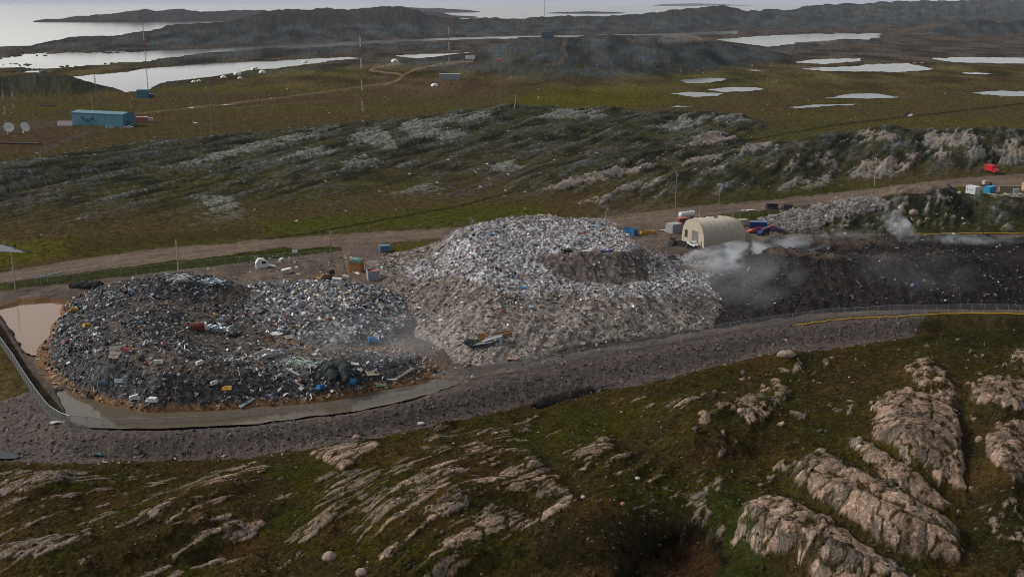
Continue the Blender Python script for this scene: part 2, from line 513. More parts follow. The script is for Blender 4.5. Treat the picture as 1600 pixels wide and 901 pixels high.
# ---- bare rock: where it crops out, and how it stands up
n_big = fbm(GX / 26, GY / 26, 4, 40)
n_med = fbm(GX / 6, GY / 6, 4, 41)
n_fin = fbm(GX / 1.6, GY / 1.6, 4, 42)
def strata(deg, la, lc, s, n=4):
    a = R(deg)
    p = GX * math.cos(a) + GY * math.sin(a)
    q = -GX * math.sin(a) + GY * math.cos(a)
    q = q + n_med * .35
    return fbm(p / la, q / lc, n, s)
stL = strata(50, 13, 1.5, 50)
stR = strata(72, 6.5, 1.9, 51)
stM = strata(65, 55, 7.5, 52)           # middle distance
rg = ss(1020, 1180, U)
st_fg = lerp(stL, stR, rg)
rw = [  # photo outlines of the foreground outcrops, and how bare each is
 (1.0,[(1352,672),(1375,620),(1420,608),(1490,622),(1502,665),(1504,720),(1506,768),(1470,765),(1440,738),(1400,718),(1365,692)]),
 (.95,[(1316,690),(1345,692),(1400,725),(1440,748),(1494,800),(1470,802),(1400,768),(1350,730)]),
 (1.0,[(1232,757),(1268,718),(1300,722),(1380,758),(1470,808),(1504,835),(1497,880),(1440,885),(1390,862),(1350,832),(1300,800)]),
 (.95,[(1150,812),(1163,793),(1190,778),(1240,788),(1310,818),(1345,848),(1405,885),(1425,930),(1270,930),(1250,872),(1190,870),(1158,842)]),
 (.95,[(1510,600),(1560,594),(1650,606),(1650,665),(1570,642),(1520,628)]),
 (1.0,[(1535,672),(1560,656),(1640,668),(1640,750),(1585,760),(1545,722)]),
 (.8,[(1405,575),(1450,563),(1480,588),(1512,620),(1495,634),(1440,614)]),
 (.9,[(1202,556),(1225,542),(1250,544),(1262,558),(1232,566)]),
 (.85,[(1188,606),(1225,597),(1234,620),(1225,634),(1203,622)]),
 (.75,[(1148,627),(1195,618),(1218,645),(1180,665),(1155,657)]),
 (.7,[(1070,665),(1100,640),(1150,622),(1170,628),(1120,660),(1085,680)]),
 (.7,[(1040,640),(1080,622),(1110,616),(1118,620),(1080,634),(1050,648)]),
 (.8,[(1050,594),(1090,570),(1138,566),(1110,582),(1075,592)]),
 (.6,[(1210,585),(1250,568),(1262,578),(1235,592)]),
 (.5,[(1262,568),(1300,556),(1322,564),(1290,575)]),
 (.8,[(888,732),(908,702),(950,684),(960,700),(920,730)]),
 (.75,[(925,742),(960,718),(995,702),(988,716),(945,745)]),
 (.7,[(980,745),(1025,708),(1028,716),(995,748)]),
 (.65,[(1008,758),(1048,728),(1048,738),(1020,762)]),
 (.6,[(1575,560),(1620,530),(1620,590),(1585,580)]),
 (.5,[(1570,860),(1620,850),(1620,930),(1570,900)]),
 (.9,[(483,715),(520,698),(592,690),(594,708),(555,724),(540,748),(505,728)]),
 (.95,[(670,684),(690,658),(714,652),(704,675),(684,688)]),
 (.48,[(480,802),(520,755),(600,728),(660,702),(740,688),(835,706),(892,752),(910,792),(850,835),(790,872),(700,892),(600,884)]),
 (.72,[(760,745),(830,712),(880,745),(905,782),(860,800),(820,775),(770,768)]),
 (.62,[(630,900),(700,848),(780,798),(870,768),(905,785),(820,832),(740,882),(700,920),(630,920)]),
 (.62,[(640,770),(690,725),(760,690),(770,705),(700,760),(660,790)]),
 (.6,[(490,830),(520,790),(570,760),(590,770),(560,810),(520,840)]),
 (.50,[(225,802),(270,775),(330,740),(415,712),(420,735),(345,790),(330,815),(270,825)]),
 (.66,[(255,872),(320,834),(415,810),(420,824),(350,852),(290,884)]),
 (.58,[(150,915),(260,884),(400,870),(430,880),(400,925),(150,925)]),
 (.66,[(-200,745),(0,738),(60,733),(112,742),(100,762),(30,778),(-200,790)]),
 (.45,[(-200,790),(30,778),(120,770),(130,800),(60,830),(-200,850)]),
 (.66,[(-200,880),(0,858),(60,843),(145,828),(150,845),(60,878),(0,885),(-200,900)]),
 (.5,[(690,720),(760,670),(840,650),(830,680),(760,712)]),
 (.35,[(1060,740),(1110,700),(1160,700),(1150,750),(1090,770)]),
 (.75,[(1108,850),(1128,825),(1135,835),(1120,858)]),
]
RB = np.zeros_like(U) - 0.55
for b, p in rw:
    m = poly(U + n_med * 6, V + n_med * 4, p, 7)
    RB = np.maximum(RB, -0.55 + m * b)
RW = np.full_like(U, -0.55)
for b, p in rw:
    RW = np.maximum(RW, -0.55 + poly(U + n_med * 4, V + n_med * 3, p, 17) * b)
RB = np.maximum(RB, -.46 + .16 * ss(560, 300, U) * ss(715, 745, V) + .26 * n_big + .10 * n_med)
RB = np.where(near & (V > curve(U, toe_line) + 14), RB, -0.6)
val = RB + st_fg * 0.52 + n_fin * 0.17 + n_med * .34 + n_big * 0.16
sel = near & (val > -.35)
def blocks(deg, la, lc, s, wob):
    a = R(deg)
    x, y = GX[sel], GY[sel]
    wx, wy = n_med[sel] * wob, n_fin[sel] * wob * .35
    p = (x * math.cos(a) + y * math.sin(a)) / la + wx * .35
    q = (-x * math.sin(a) + y * math.cos(a)) / lc + wx + wy
    f1, f2, rid = worley(p, q, s)
    return f2 - f1, rid
blk = np.zeros_like(Z); crack = np.zeros_like(Z); tone = np.full_like(Z, .5)
g_ = rg[sel]
eL, rL = blocks(50, 7.5, 1.7, 3, .7); eR, rR = blocks(60, 8.5, 3.2, 9, .8)
eL2, rL2 = blocks(44, 2.4, .75, 17, .6); eR2, rR2 = blocks(76, 2.6, 1.1, 23, .5)
e1, e2 = lerp(eL, eR, g_), lerp(eL2, eR2, g_)
blk[sel] = lerp(rL, rR, g_) * lerp(.20, .24, g_) + ss(0, .22, e1) * lerp(.14, .20, g_) + ss(0, .14, e2) * .06 + lerp(rL2, rR2, g_) * .08
crack[sel] = np.maximum(ss(.20, .03, e1), ss(.12, .01, e2) * .6)
tone[sel] = lerp(rL, rR, g_) * .6 + lerp(rL2, rR2, g_) * .4
rock_fg = ss(-0.02, 0.10, val - crack * .16) * near
bare = rock_fg * (1 - ss(0.35, .9, crack + n_med * .5) * .85)
hum = noise(GX / 1.1, GY / 1.1, 67) * 0.10 + noise(GX / 3.2, GY / 3.2, 68) * 0.22
lift = ss(-0.1, 0.6, val) * 1.05
lift = ss(-.55, .42, RW + st_fg * .08)
Z += nearf * (lift * 1.35 + rock_fg * (blk - .30 + st_fg * 0.08 + n_fin * 0.03) + (1 - rock_fg) * hum + n_med * 0.20 + n_big * 1.0)

# middle and far ground
mid = (V < curve(U, fence_line) - 4)
md = np.clip(HZ / 2.0, 0, 1) * (~near)
n_m2 = fbm(GX / 3.2 , GY / 3.2, 4, 70)
grey_polys = [
 (.9,[(535,232),(555,200),(590,195),(612,210),(625,236),(600,234),(565,225)]),
 (.85,[(455,240),(490,226),(530,228),(520,242),(470,250)]),(.75,[(520,252),(570,240),(600,250),(590,262),(545,262)]),
 (.85,[(615,200),(640,184),(700,190),(690,205),(730,205),(720,216),(650,218)]),
 (.85,[(672,190),(700,178),(770,172),(765,182),(720,195),(690,195)]),
 (.9,[(835,185),(870,168),(930,172),(968,180),(920,186),(860,186)]),
 (.75,[(1000,200),(1060,182),(1110,178),(1176,178),(1170,190),(1120,194),(1050,205)]),
 (.95,[(232,266),(290,252),(340,236),(450,210),(530,196),(536,200),(450,222),(350,246),(290,262)]),
 (.75,[(310,308),(345,302),(385,318),(380,345),(330,352),(300,340),(325,330)]),(.5,[(240,350),(300,330),(330,350),(270,360)]),
 (.5,[(300,290),(320,275),(338,278),(330,290)]),
 (.8,[(760,256),(790,250),(830,262),(800,270),(770,268)]),(.55,[(600,300),(650,285),(720,290),(700,312),(620,318)]),
]
pink_polys = [
 (.95,[(845,300),(880,280),(950,262),(1010,254),(1036,258),(1000,270),(940,282),(880,296)]),
 (.8,[(930,272),(990,248),(1060,228),(1090,218),(1108,224),(1060,238),(980,262)]),
 (.95,[(1085,222),(1110,206),(1152,212),(1150,224),(1110,230)]),(.8,[(1055,258),(1085,243),(1132,240),(1130,250),(1085,258)]),
 (.75,[(1140,236),(1175,224),(1215,222),(1215,232),(1160,240)]),(.7,[(1070,268),(1110,255),(1140,262),(1100,274)]),
 (.6,[(960,300),(1000,282),(1050,270),(1060,280),(1010,300)]),
 (.75,[(1300,222),(1360,200),(1405,206),(1400,220),(1350,224),(1310,228)]),
 (.8,[(1425,222),(1450,205),(1520,204),(1540,215),(1500,232),(1450,236)]),
 (.75,[(1310,270),(1350,248),(1400,244),(1430,258),(1400,275),(1340,282)]),
 (.7,[(1400,240),(1450,228),(1500,235),(1470,250),(1420,252)]),(.6,[(1500,240),(1560,215),(1640,212),(1640,260),(1540,262)]),
 (.6,[(1180,262),(1240,240),(1300,235),(1310,255),(1240,270)]),(.65,[(1190,300),(1240,278),(1300,270),(1320,290),(1240,305)]),
 (.5,[(840,318),(900,305),(960,300),(950,318),(880,328)]),
 (.62,[(1395,335),(1420,300),(1455,300),(1460,345),(1420,362)]),(.65,[(1450,350),(1465,300),(1495,305),(1500,335),(1470,362)]),
 (.4,[(1280,345),(1330,330),(1400,335),(1400,362),(1300,365)]),(.35,[(1500,345),(1560,340),(1620,345),(1620,362),(1520,364)]),
]
GB = np.full(U.shape, -0.30, np.float32) + md * 0.16
for b, p in grey_polys:
    GB = np.maximum(GB, -0.3 + b * 0.85 * poly(U + n_med * 5, V + n_med * 3, p, 6))
PB = np.full(U.shape, -0.4, np.float32)
for b, p in pink_polys:
    PB = np.maximum(PB, -0.42 + b * 0.88 * poly(U + n_med * 5, V + n_med * 3, p, 7))
stM2 = lerp(stM, strata(57, 22, 3.2, 55), 0.40)
rock_g = ss(-0.05, 0.30, GB - .10 + stM2 * 0.52 + n_m2 * 0.20 + n_fin * .06) * (~near) * np.clip(HZ / .8, 0, 1) * ss(140, 172, V)
rock_p = ss(-0.05, 0.16, PB - .08 + stM2 * 0.52 + n_m2 * 0.22 + n_fin * .06) * (~near) * np.clip(HZ / .8, 0, 1)
nearer = (1 - ss(600, 1500, GY))
Z += md * nearer * (stM2 * 1.15 + n_m2 * 0.15) + (rock_p * 0.7 + rock_g * 0.12) * (0.7 + n_m2 * 0.18 + stM2 * .45) * nearer * np.clip(HZ, 0, 1)
flatn = (~near) * (1 - md) * (V < curve(U, road_top) - 3)
Z += flatn * (1 - mk) * (n_big * 0.15)

# ---- ground colours (albedo of what grows or lies there)
def C(r, g, b):
    return np.array([r, g, b], np.float32)
def over(base, col, m):
    return base + (col - base) * m[..., None]
brown_t = C(.086, .066, .032); olive = C(.078, .076, .026); green = C(.040, .052, .014); moss = C(.020, .022, .011)
rust = C(.080, .047, .028); straw = C(.098, .080, .026); grey_l = C(.145, .148, .142); pink = C(.325, .228, .170); dark_r = C(.058, .070, .080)
n_h = fbm(GX / 70, GY / 140, 4, 80)
n_h2 = fbm(GX / 14, GY / 22, 4, 81)
col = np.broadcast_to(brown_t, U.shape + (3,)).copy()
# plain: brown to olive streaks across the view
lat = fbm(GX / 240, GY / 60, 4, 82)
col = over(col, olive, ss(-0.15, 0.45, lat + n_h * .3) * 0.85)
col = over(col, straw, ss(0.25, 0.8, lat - n_h2 * .4 + .15 * n_h) * 0.45)
col = over(col, rust, ss(0.2, 0.75, n_h2 * .7 + n_h * .5) * 0.40)
for p, c, a in [
 ([(790,150),(850,140),(1000,138),(1080,150),(1000,166),(860,172),(780,170)], C(.085,.082,.016), .8),
 ([(400,348),(560,335),(700,322),(830,318),(860,335),(760,345),(560,358),(420,368)], C(.070,.076,.018), .85),
 ([(-300,395),(0,378),(120,372),(100,398),(0,418),(-300,440)], C(.095,.090,.018), .8),
 ([(100,375),(250,366),(400,356),(410,368),(250,384),(100,404)], C(.055,.048,.018), .7),
 ([(370,392),(520,382),(560,392),(480,402),(300,425),(150,440),(20,452),(0,445),(150,418)], C(.036,.046,.013), .85),
 ([(560,128),(700,118),(800,130),(790,145),(680,150),(580,142)], C(.095,.062,.042), .8),
 ([(380,160),(560,150),(640,150),(540,162)], C(.082,.052,.032), .5),
 ([(-300,205),(0,200),(100,185),(120,196),(180,205),(80,232),(-300,250)], C(.09,.06,.042), .7),
 ([(1210,330),(1400,320),(1620,330),(1620,366),(1400,366),(1220,366)], C(.032,.036,.012), .8),
 ([(1140,322),(1215,312),(1220,335),(1180,345),(1150,335)], C(.036,.045,.014), .8),
 ([(1060,318),(1190,300),(1320,285),(1330,300),(1190,316)], C(.036,.044,.014), .7),
 ([(900,345),(990,318),(1060,322),(950,340)], C(.13,.11,.09), .5)]:
    col = over(col, c, poly(U + n_med * 6, V + n_med * 2.5, p, 7) * a)
# lowland by the sea: brown and blue-grey tidal heath
fl = ss(112, 80, V)
col = over(col, C(.075, .058, .050), fl * 0.7)
col = over(col, C(.045, .048, .045), fl * ss(-.1, .5, n_h) * .5)
# hills: darker heath and slate
dk = np.clip(HZ / 5, 0, 1) * (~near)
heath = lerp(C(.062, .064, .038), C(.078, .072, .042), ss(-.3, .4, n_h2 + n_m2 * .4)[..., None])
col = col + (heath - col) * (dk * .75)[..., None]
col = over(col, moss, dk * ss(-.15, .45, n_h2) * 0.6)
col = over(col, C(.085, .070, .062), ss(112, 84, V) * .55)
farh = ss(150, 100, V) * np.clip(HZ / 4, 0, 1)
col = over(col, dark_r, farh * ss(-.6, .1, stM + n_h * .4) * .92)
col = over(col, C(.060, .046, .032), farh * ss(.1, .6, n_h) * .4)
fv = fbm(GX / 45, GY / 110, 4, 97)
col = col * (1 + np.clip(fv * .9, -.5, .6) * ss(170, 110, V))[..., None]
col = over(col, C(.10, .085, .068), ss(.25, .6, fbm(GX / 90, GY / 160, 3, 98)) * ss(130, 90, V) * .5)
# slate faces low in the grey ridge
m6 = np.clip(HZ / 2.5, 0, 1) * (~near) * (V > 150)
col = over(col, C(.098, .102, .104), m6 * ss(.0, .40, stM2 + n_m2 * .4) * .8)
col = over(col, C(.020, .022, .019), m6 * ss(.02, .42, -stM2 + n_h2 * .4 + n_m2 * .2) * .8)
for p in [[(-300,300),(0,265),(120,250),(250,228),(340,215),(330,226),(200,262),(60,310),(-300,370)],
          [(750,275),(800,262),(850,268),(810,282)],[(640,300),(700,285),(760,290),(720,310)]]:
    col = over(col, C(.085, .082, .085), poly(U, V, p, 12) * ss(-.3, .35, stM2 + n_m2 * .5) * .8)
gcol = over(np.broadcast_to(grey_l, U.shape + (3,)), C(.115, .125, .105), ss(-.2, .4, n_m2))
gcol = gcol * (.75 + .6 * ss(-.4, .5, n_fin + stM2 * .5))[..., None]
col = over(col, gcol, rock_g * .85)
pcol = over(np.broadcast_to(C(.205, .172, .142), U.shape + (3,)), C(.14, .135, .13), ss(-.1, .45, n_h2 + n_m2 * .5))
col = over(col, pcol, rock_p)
for p in [[(1028,66),(1035,54),(1060,50),(1090,56),(1105,64),(1060,66)],[(1255,66),(1300,60),(1330,64),(1290,68)]]:
    col = over(col, C(.19, .165, .145), poly(U, V, p, 3) * .8)
# foreground tundra
fgc = np.broadcast_to(C(.058, .048, .024), U.shape + (3,)).copy()
fgc = over(fgc, C(.052, .050, .015), ss(-.2, .35, n_big + n_med * .35))
fgc = over(fgc, C(.052, .053, .014), ss(.1, .6, fbm(GX / 17, GY / 17, 3, 86) - n_fin * .2) * .8)
fgc = over(fgc, C(.085, .060, .028), ss(.05, .6, fbm(GX / 10, GY / 14, 4, 88)) * .8)
fgc = over(fgc, C(.016, .015, .009), ss(.05, .5, n_fin + n_med * .5) * .8)
for p, c, a in [
 ([(790,690),(880,640),(1010,625),(1040,650),(960,690),(860,720),(800,730)], C(.046,.050,.012), .7),
 ([(420,720),(520,740),(560,790),(470,860),(420,830),(440,770)], C(.042,.046,.012), .7),
 ([(1240,640),(1340,620),(1350,700),(1260,700)], C(.040,.040,.011), .6),
 ([(900,800),(1080,790),(1100,840),(980,870),(820,880)], C(.020,.018,.011), .7),
 ([(1100,780),(1150,760),(1220,900),(1120,930)], C(.030,.044,.014), .6),
 ([(1430,500),(1640,498),(1640,540),(1470,548),(1400,540)], C(.026,.028,.010), .85),
 ([(1500,760),(1640,760),(1640,900),(1520,900)], C(.026,.024,.014), .7)]:
    fgc = over(fgc, c, poly(U + n_med * 14, V + n_med * 8, p, 16) * a)
rk = over(np.broadcast_to(pink, U.shape + (3,)), C(.225, .158, .118), ss(-.15, .4, n_fin + st_fg * .5))
rk = over(rk, C(.125, .108, .092), ss(.05, .5, n_med + n_fin * .5) * .8)
rk = over(rk, C(.43, .325, .25), ss(.2, .6, st_fg - n_fin * .3) * .5)
rk = over(rk, C(.085, .074, .064), ss(.10, .5, -st_fg + n_med * .6) * .7)
rk = over(rk, C(.07, .07, .055), ss(.25, .6, n_big + n_fin * .4) * .5)
rk = rk * (.52 + .58 * tone)[..., None]
leftg = ss(420, 150, U)
rk = over(rk, C(.14, .12, .105), leftg * .65)
fgc = over(fgc, rk, bare)
col = over(col, fgc, nearf)

# ---- road, yard, berm: separate sheets of the same ground
road_bot = [(-300,515),(0,442),(80,432),(250,409),(330,401),(430,388),(560,384),(640,377),(700,372),(860,362),(960,358),(1050,343),(1200,328),(1350,310),(1450,297),(1500,291),(1560,302),(1620,306),(1900,300)]
wj = n_med * 1.6 + n_big * 1.2
rt, rb = curve(U, road_top), curve(U, road_bot)
road = (V + wj > rt) & (V + wj < rb) & (~near)
road |= (poly(U + n_med * 3, V, [(530,372),(600,370),(600,400),(585,440),(545,432),(535,405)], 1) > .5)
road |= (poly(U + n_med * 3, V, [(950,345),(1060,330),(1070,340),(1040,352),(985,372),(955,365)], 1) > .5)
vf, vt = curve(U, fence_line), curve(U, toe_line)
berm_r = poly(U, V, [(-400,600),(-100,580),(0,560),(60,640),(110,660),(560,630),(1000,535),(1300,487),(1440,480),(1440,505),(1425,527),(1290,546),(1000,601),(600,682),(320,716),(0,724),(-400,700)], 2)
tl = curve(U, [(-300,600),(-60,640),(0,625),(60,605),(80,640),(110,669)])
berm = (V > vf - 3) & (V + n_med * 3 < vt) & (U + n_med * 9 + n_fin * 4 + (V - 510) * .7 < 1436) & ~((U < 112) & (V + n_med * 4 < tl))
yard = (V <= vf - 3) & (V > curve(U, [(-300,500),(0,455),(110,442),(250,425),(400,408),(530,392),(600,400),(640,390),(700,372),(955,358),(1000,352),(1060,340),(1190,350),(1230,366),(1900,366)])) & (~near) & ~road & ~(((U < 112) & (V > curve(U, [(-300,480),(0,505),(40,570),(80,620),(112,660)]))))
gpile = poly(U + n_med * 6, V + n_med * 3, [(1185,345),(1230,332),(1290,322),(1340,311),(1372,310),(1395,318),(1370,330),(1300,345),(1280,358),(1240,366),(1190,366)], 3) > .5
yard |= gpile & ~road
berm &= ~yard
# fine relief of gravel and dirt
Z += np.where(berm, n_fin * .10 + noise(GX / .7, GY / .7, 90) * .10, 0) + np.where(yard, n_fin * .12 + n_med * .25, 0) + np.where(gpile, 1.0 + n_m2 * .4, 0)
Z -= road * .12
rc = over(np.broadcast_to(C(.128, .091, .064), U.shape + (3,)), C(.092, .068, .050), ss(-.2, .4, n_big + n_med * .4))
tr = np.abs(((V - rt) / (rb - rt + 1e-6)) - .5)
rc = over(rc, C(.15, .116, .093), ss(.10, .05, np.abs(tr - .2)) * .5)
yc_ = over(np.broadcast_to(C(.105, .080, .062), U.shape + (3,)), C(.070, .055, .046), ss(-.2, .4, n_h2 + n_med * .4))
yc_ = over(yc_, C(.135, .108, .086), ss(.1, .6, n_med - n_h2 * .4) * .6)
yc_ = over(yc_, C(.17, .155, .15), gpile * 1.0)
yc_ = over(yc_, C(.20, .105, .042), (poly(U + n_fin * 6, V + n_fin * 3, [(40,540),(80,550),(105,590),(140,612),(200,630),(360,630),(480,620),(640,600),(700,590),(720,600),(640,622),(400,655),(180,655),(95,615),(60,580)], 5)) * ss(-.5, .3, n_fin + n_med) * .85)
yc_ = over(yc_, C(.115, .055, .018), poly(U, V, [(-80,482),(0,478),(30,466),(70,464),(125,470),(110,480),(40,476),(0,492)], 2) * .9)
bc = over(np.broadcast_to(C(.088, .071, .062), U.shape + (3,)), C(.062, .052, .047), ss(-.2, .4, n_med + n_fin * .7))
bc = over(bc, C(.125, .103, .09), ss(.2, .6, n_fin - n_big * .3) * .5)
# dark soil inside the left dyke
ld = poly(U + n_med * 5, V, [(-80,485),(0,492),(30,545),(75,600),(112,655),(110,668),(75,648),(35,590),(0,535),(-80,470)], 4)
col = over(col, C(.035, .030, .022), ld * .85)
for p in brown.values():
    pass
cls = np.zeros(U.shape, np.int8)
cls[road] = 1
cls[berm] = 2
cls[yard] = 3
for k, c in ((1, rc), (2, bc), (3, yc_)):
    col[cls == k] = c[cls == k]
mud = poly(U + wn2 * 2, V + wn2, brown['moat'], 6)
yc_m = C(.085, .060, .036)
col = over(col, yc_m, mud * .8)
col = over(col, C(.20, .15, .11), poly(U + wn2 * 2, V + wn2, brown['tailings'], 2) * .6)
col = over(col, C(.050, .031, .019), poly(U + n_med * 16, V + n_med * 7, brown['hollow'], 10) * .95)
col = over(col, C(.014, .012, .009), stroke(U + n_med * 12, V + n_med * 6, [(955, 905), (985, 880), (1030, 848), (1080, 832), (1112, 845), (1128, 880)], 7, 6) * .8)
col = over(col, C(.05, .048, .045), mk * .8)
col = over(col, C(.016, .016, .017), stroke(U + n_med * 5, V + n_med * 2.5, [(832, 633), (852, 624), (890, 614), (930, 606), (962, 602)], [4, 4, 2.5, 2, 1], 2) * .9)
# tracks across the plain
for p, wd, c in [
 ([(600,133),(618,127),(629,120),(626,116),(600,113),(578,110),(585,106),(610,101),(625,99)], 1.6, C(.26,.19,.13)),
 ([(628,118),(650,108),(690,100),(740,95)], 1.3, C(.24,.18,.13)),
 ([(180,182),(300,168),(420,155),(500,145),(560,136),(600,131),(620,126)], 1.0, C(.19,.14,.10)),
 ([(60,240),(100,220),(140,206)], 3.0, C(.10,.085,.07)),
 ([(884,64),(878,74),(884,86),(878,96),(858,101)], 3.2, C(.12,.09,.068)),
 ([(1400,52),(1430,45),(1460,38)], 2.0, C(.13,.085,.06)),
 ([(0,200),(60,195),(120,190)], 5.0, C(.11,.085,.068)),
 ([(800,130),(850,112),(880,100)], 1.2, C(.10,.08,.06)),
 ([(1000,240),(1180,218),(1300,196),(1440,180),(1520,171),(1700,150)], 1.1, C(.016,.014,.010)),
 ([(380,378),(500,362),(640,336),(720,322),(800,300)], 1.1, C(.016,.016,.010)),
 ([(330,172),(420,164),(540,156)], .6, C(.12,.11,.09))]:
    col = over(col, c, stroke(U + n_med * 2, V + n_med * .5, p, wd, 1.0) * (cls == 0) * .8)
veg = np.clip(1 - np.maximum(np.maximum(bare * nearf, rock_g), rock_p), 0, 1) * (cls == 0)
lum = col.mean(-1, keepdims=True)
vcol = np.clip(lum + (col - lum) * 1.12, .004, 1) * np.where(near[..., None], np.array([.80, .73, .64]), np.array([.70, .715, .71])) * np.where(near, .80, lerp(1.0, 1.0, ss(.5, 3, HZ)))[..., None]
col = over(col, vcol, veg)
gr_ = noise(GX / .55, GY / .8, 95) * .55 + n_fin * .45 + np.where(V < 420, n_m2, n_med) * .35
col = col * np.clip(1 + gr_ * np.where(cls == 0, .75, .35), .35, 1.9)[..., None]
col = np.clip(col, 0.005, 0.8)

# ---- lookup of the finished ground
_vrow = PYS[::-1]
_pcol = np.arange(NC)
def terr(x, y):
    x = np.asarray(x, float); y = np.asarray(y, float)
    u, v = proj(x, y, 0.0)
    c = np.clip((u - PXS[0]) / 1.5, 0, NC - 1.001)
    r = np.interp(v, _vrow, np.arange(NR)[::-1])
    r = np.clip(r, 0, NR - 1.001)
    c0, r0 = c.astype(int), r.astype(int)
    fc, fr = c - c0, r - r0
    return (Z[r0, c0] * (1 - fc) + Z[r0, c0 + 1] * fc) * (1 - fr) + (Z[r0 + 1, c0] * (1 - fc) + Z[r0 + 1, c0 + 1] * fc) * fr

HEAPS = []          # height fields of the garbage heaps, added below
def top(x, y):
    z = terr(x, y)
    for h in HEAPS:
        z = np.maximum(z, h(x, y))
    return z

def hit(px, py, f=None):
    """where the sight line through a photo pixel meets the ground (first meeting)"""
    f = f or top
    dx, fy, fz = ray(px, py)
    t = np.concatenate([np.arange(90, 800, 1.0), np.geomspace(800, 30000, 1500)])
    x, y, z = t * dx, t * fy, H + t * fz
    g = f(x, y)
    i = int(np.argmax(z < g)) if (z < g).any() else len(t) - 1
    return float(x[i]), float(y[i]), float(g[i])

GV = np.stack([GX, GY, Z], -1).reshape(-1, 3)
gi = np.arange(NR * NC).reshape(NR, NC)
quads = np.stack([gi[:-1, :-1], gi[:-1, 1:], gi[1:, 1:], gi[1:, :-1]], -1).reshape(-1, 4)
fcls = cls[:-1, :-1].reshape(-1)
def sheet(name, k, m, label, cat):
    q = quads[fcls == k]
    u, inv = np.unique(q, return_inverse=True)
    o = mesh_obj(name, GV[u], inv.reshape(-1, 4), m, col.reshape(-1, 3)[u])
    tag(o, label, cat, kind='structure')
    return o
m_tundra = mat_attr('tundra_and_rock', .95, (0.45, 2.6), (.25, .45), .7, .25, .0)
m_gravel = mat_attr('gravel', .95, (1.1, 3.8), (.30, .55), .8, .25, .2)
m_dirt = mat_attr('packed_dirt', .95, (.25, 2.2), (.18, .35), .5, .15, .15)
sheet('ground', 0, m_tundra, 'brown and olive tundra with bare pinkish rock outcrops', 'ground')
sheet('dirt_road', 1, m_dirt, 'brown dirt road running behind the garbage heaps', 'road')
sheet('gravel_berm', 2, m_gravel, 'grey brown gravel bank along the outside of the fence', 'bank')
sheet('dump_yard', 3, m_dirt, 'trampled brown dirt yard under the garbage heaps', 'ground')

# ------------------------------------------------------------------ water
m_sea = mat_water('sea_water', (.03, .035, .04), .10, .05, .15)
m_pond = mat_water('pond_water', (.04, .045, .05), .10, .4, .15)
m_brown = mat_water('silty_water', (.30, .205, .15), .10, .5, .05)
m_brown.node_tree.nodes['Principled BSDF'].inputs['Specular IOR Level'].default_value = .22
m_moat = mat_water('murky_water', (.115, .094, .066), .05, .5, .08)
m_moat.node_tree.nodes['Principled BSDF'].inputs['Specular IOR Level'].default_value = .5
m_pond.node_tree.nodes['Principled BSDF'].inputs['Specular IOR Level'].default_value = .24
m_bog = mat_water('bog_water', (.045, .026, .016), .6, .8, .3)
m_bog.node_tree.nodes['Principled BSDF'].inputs['Specular IOR Level'].default_value = .12
sv = [(-90000, gp(800, 152)[1], SEA_Z), (90000, gp(800, 152)[1], SEA_Z), (90000, 150000, SEA_Z), (-90000, 150000, SEA_Z)]
tag(mesh_obj('sea', sv, np.array([[0, 1, 2, 3]]), m_sea, smooth=False), 'pale grey sea and tidal inlets beyond the tundra', 'sea', kind='structure')
def pond(name, pts, m, lab, drop, grow=1.04):
    P = np.array(pts, float)
    c = P.mean(0)
    X, Y = gp(P[:, 0], P[:, 1])
    # bank level: take the ground just outside the outline
    Q = c + (P - c) * 1.12
    lv = float(np.quantile([hit(a, b, terr)[2] for a, b in Q], .35 if grow > 1.05 else .5)) - drop
    if name in ('pond', 'ditch_water', 'seep'):
        inn = [hit(a, b, terr)[2] for k_ in (.3, .55) for a, b in c + (P - c) * k_]
        lv = min(lv, float(np.median(inn)) + (.75 if name == 'pond' else .2))
        if k in ('r',): lv = float(np.min(inn)) + .45
    Q = c + (P - c) * grow
    Q = np.concatenate([Q[i] + (Q[(i + 1) % len(Q)] - Q[i]) * np.linspace(0, 1, 7)[:-1, None] for i in range(len(Q))])
    j_ = np.clip(np.hypot(*(P.max(0) - P.min(0))) / 14, 1, 7)
    Q = Q + np.stack([noise(Q[:, 0] / 9, Q[:, 1] / 3, 7) * j_, noise(Q[:, 0] / 7, Q[:, 1] / 3, 8) * j_ * .22], -1)
    X, Y = gp(Q[:, 0], Q[:, 1], lv)
    me = bpy.data.meshes.new(name)
    me.from_pydata([(float(a), float(b), lv) for a, b in zip(X, Y)], [], [list(range(len(Q)))])
    me.materials.append(m)
    o = bpy.data.objects.new(name, me)
    COL.objects.link(o)
    tag(o, lab, 'water', kind='structure')
    return lv
for k, p in ponds.items():
    pond('pond', p, m_pond, 'shallow grey tundra pond reflecting the overcast sky', .35, 1.08)
pond('settling_pond', brown['tailings'], m_brown, 'pale brown silty pond left of the garbage heap', .75)
pond('moat', brown['moat'], m_moat, 'murky brown ditch water around the foot of the garbage heap', .30, 1.03)
pond('seep', brown['seep'], m_pond, 'grey trickle of water at the left edge', .5)
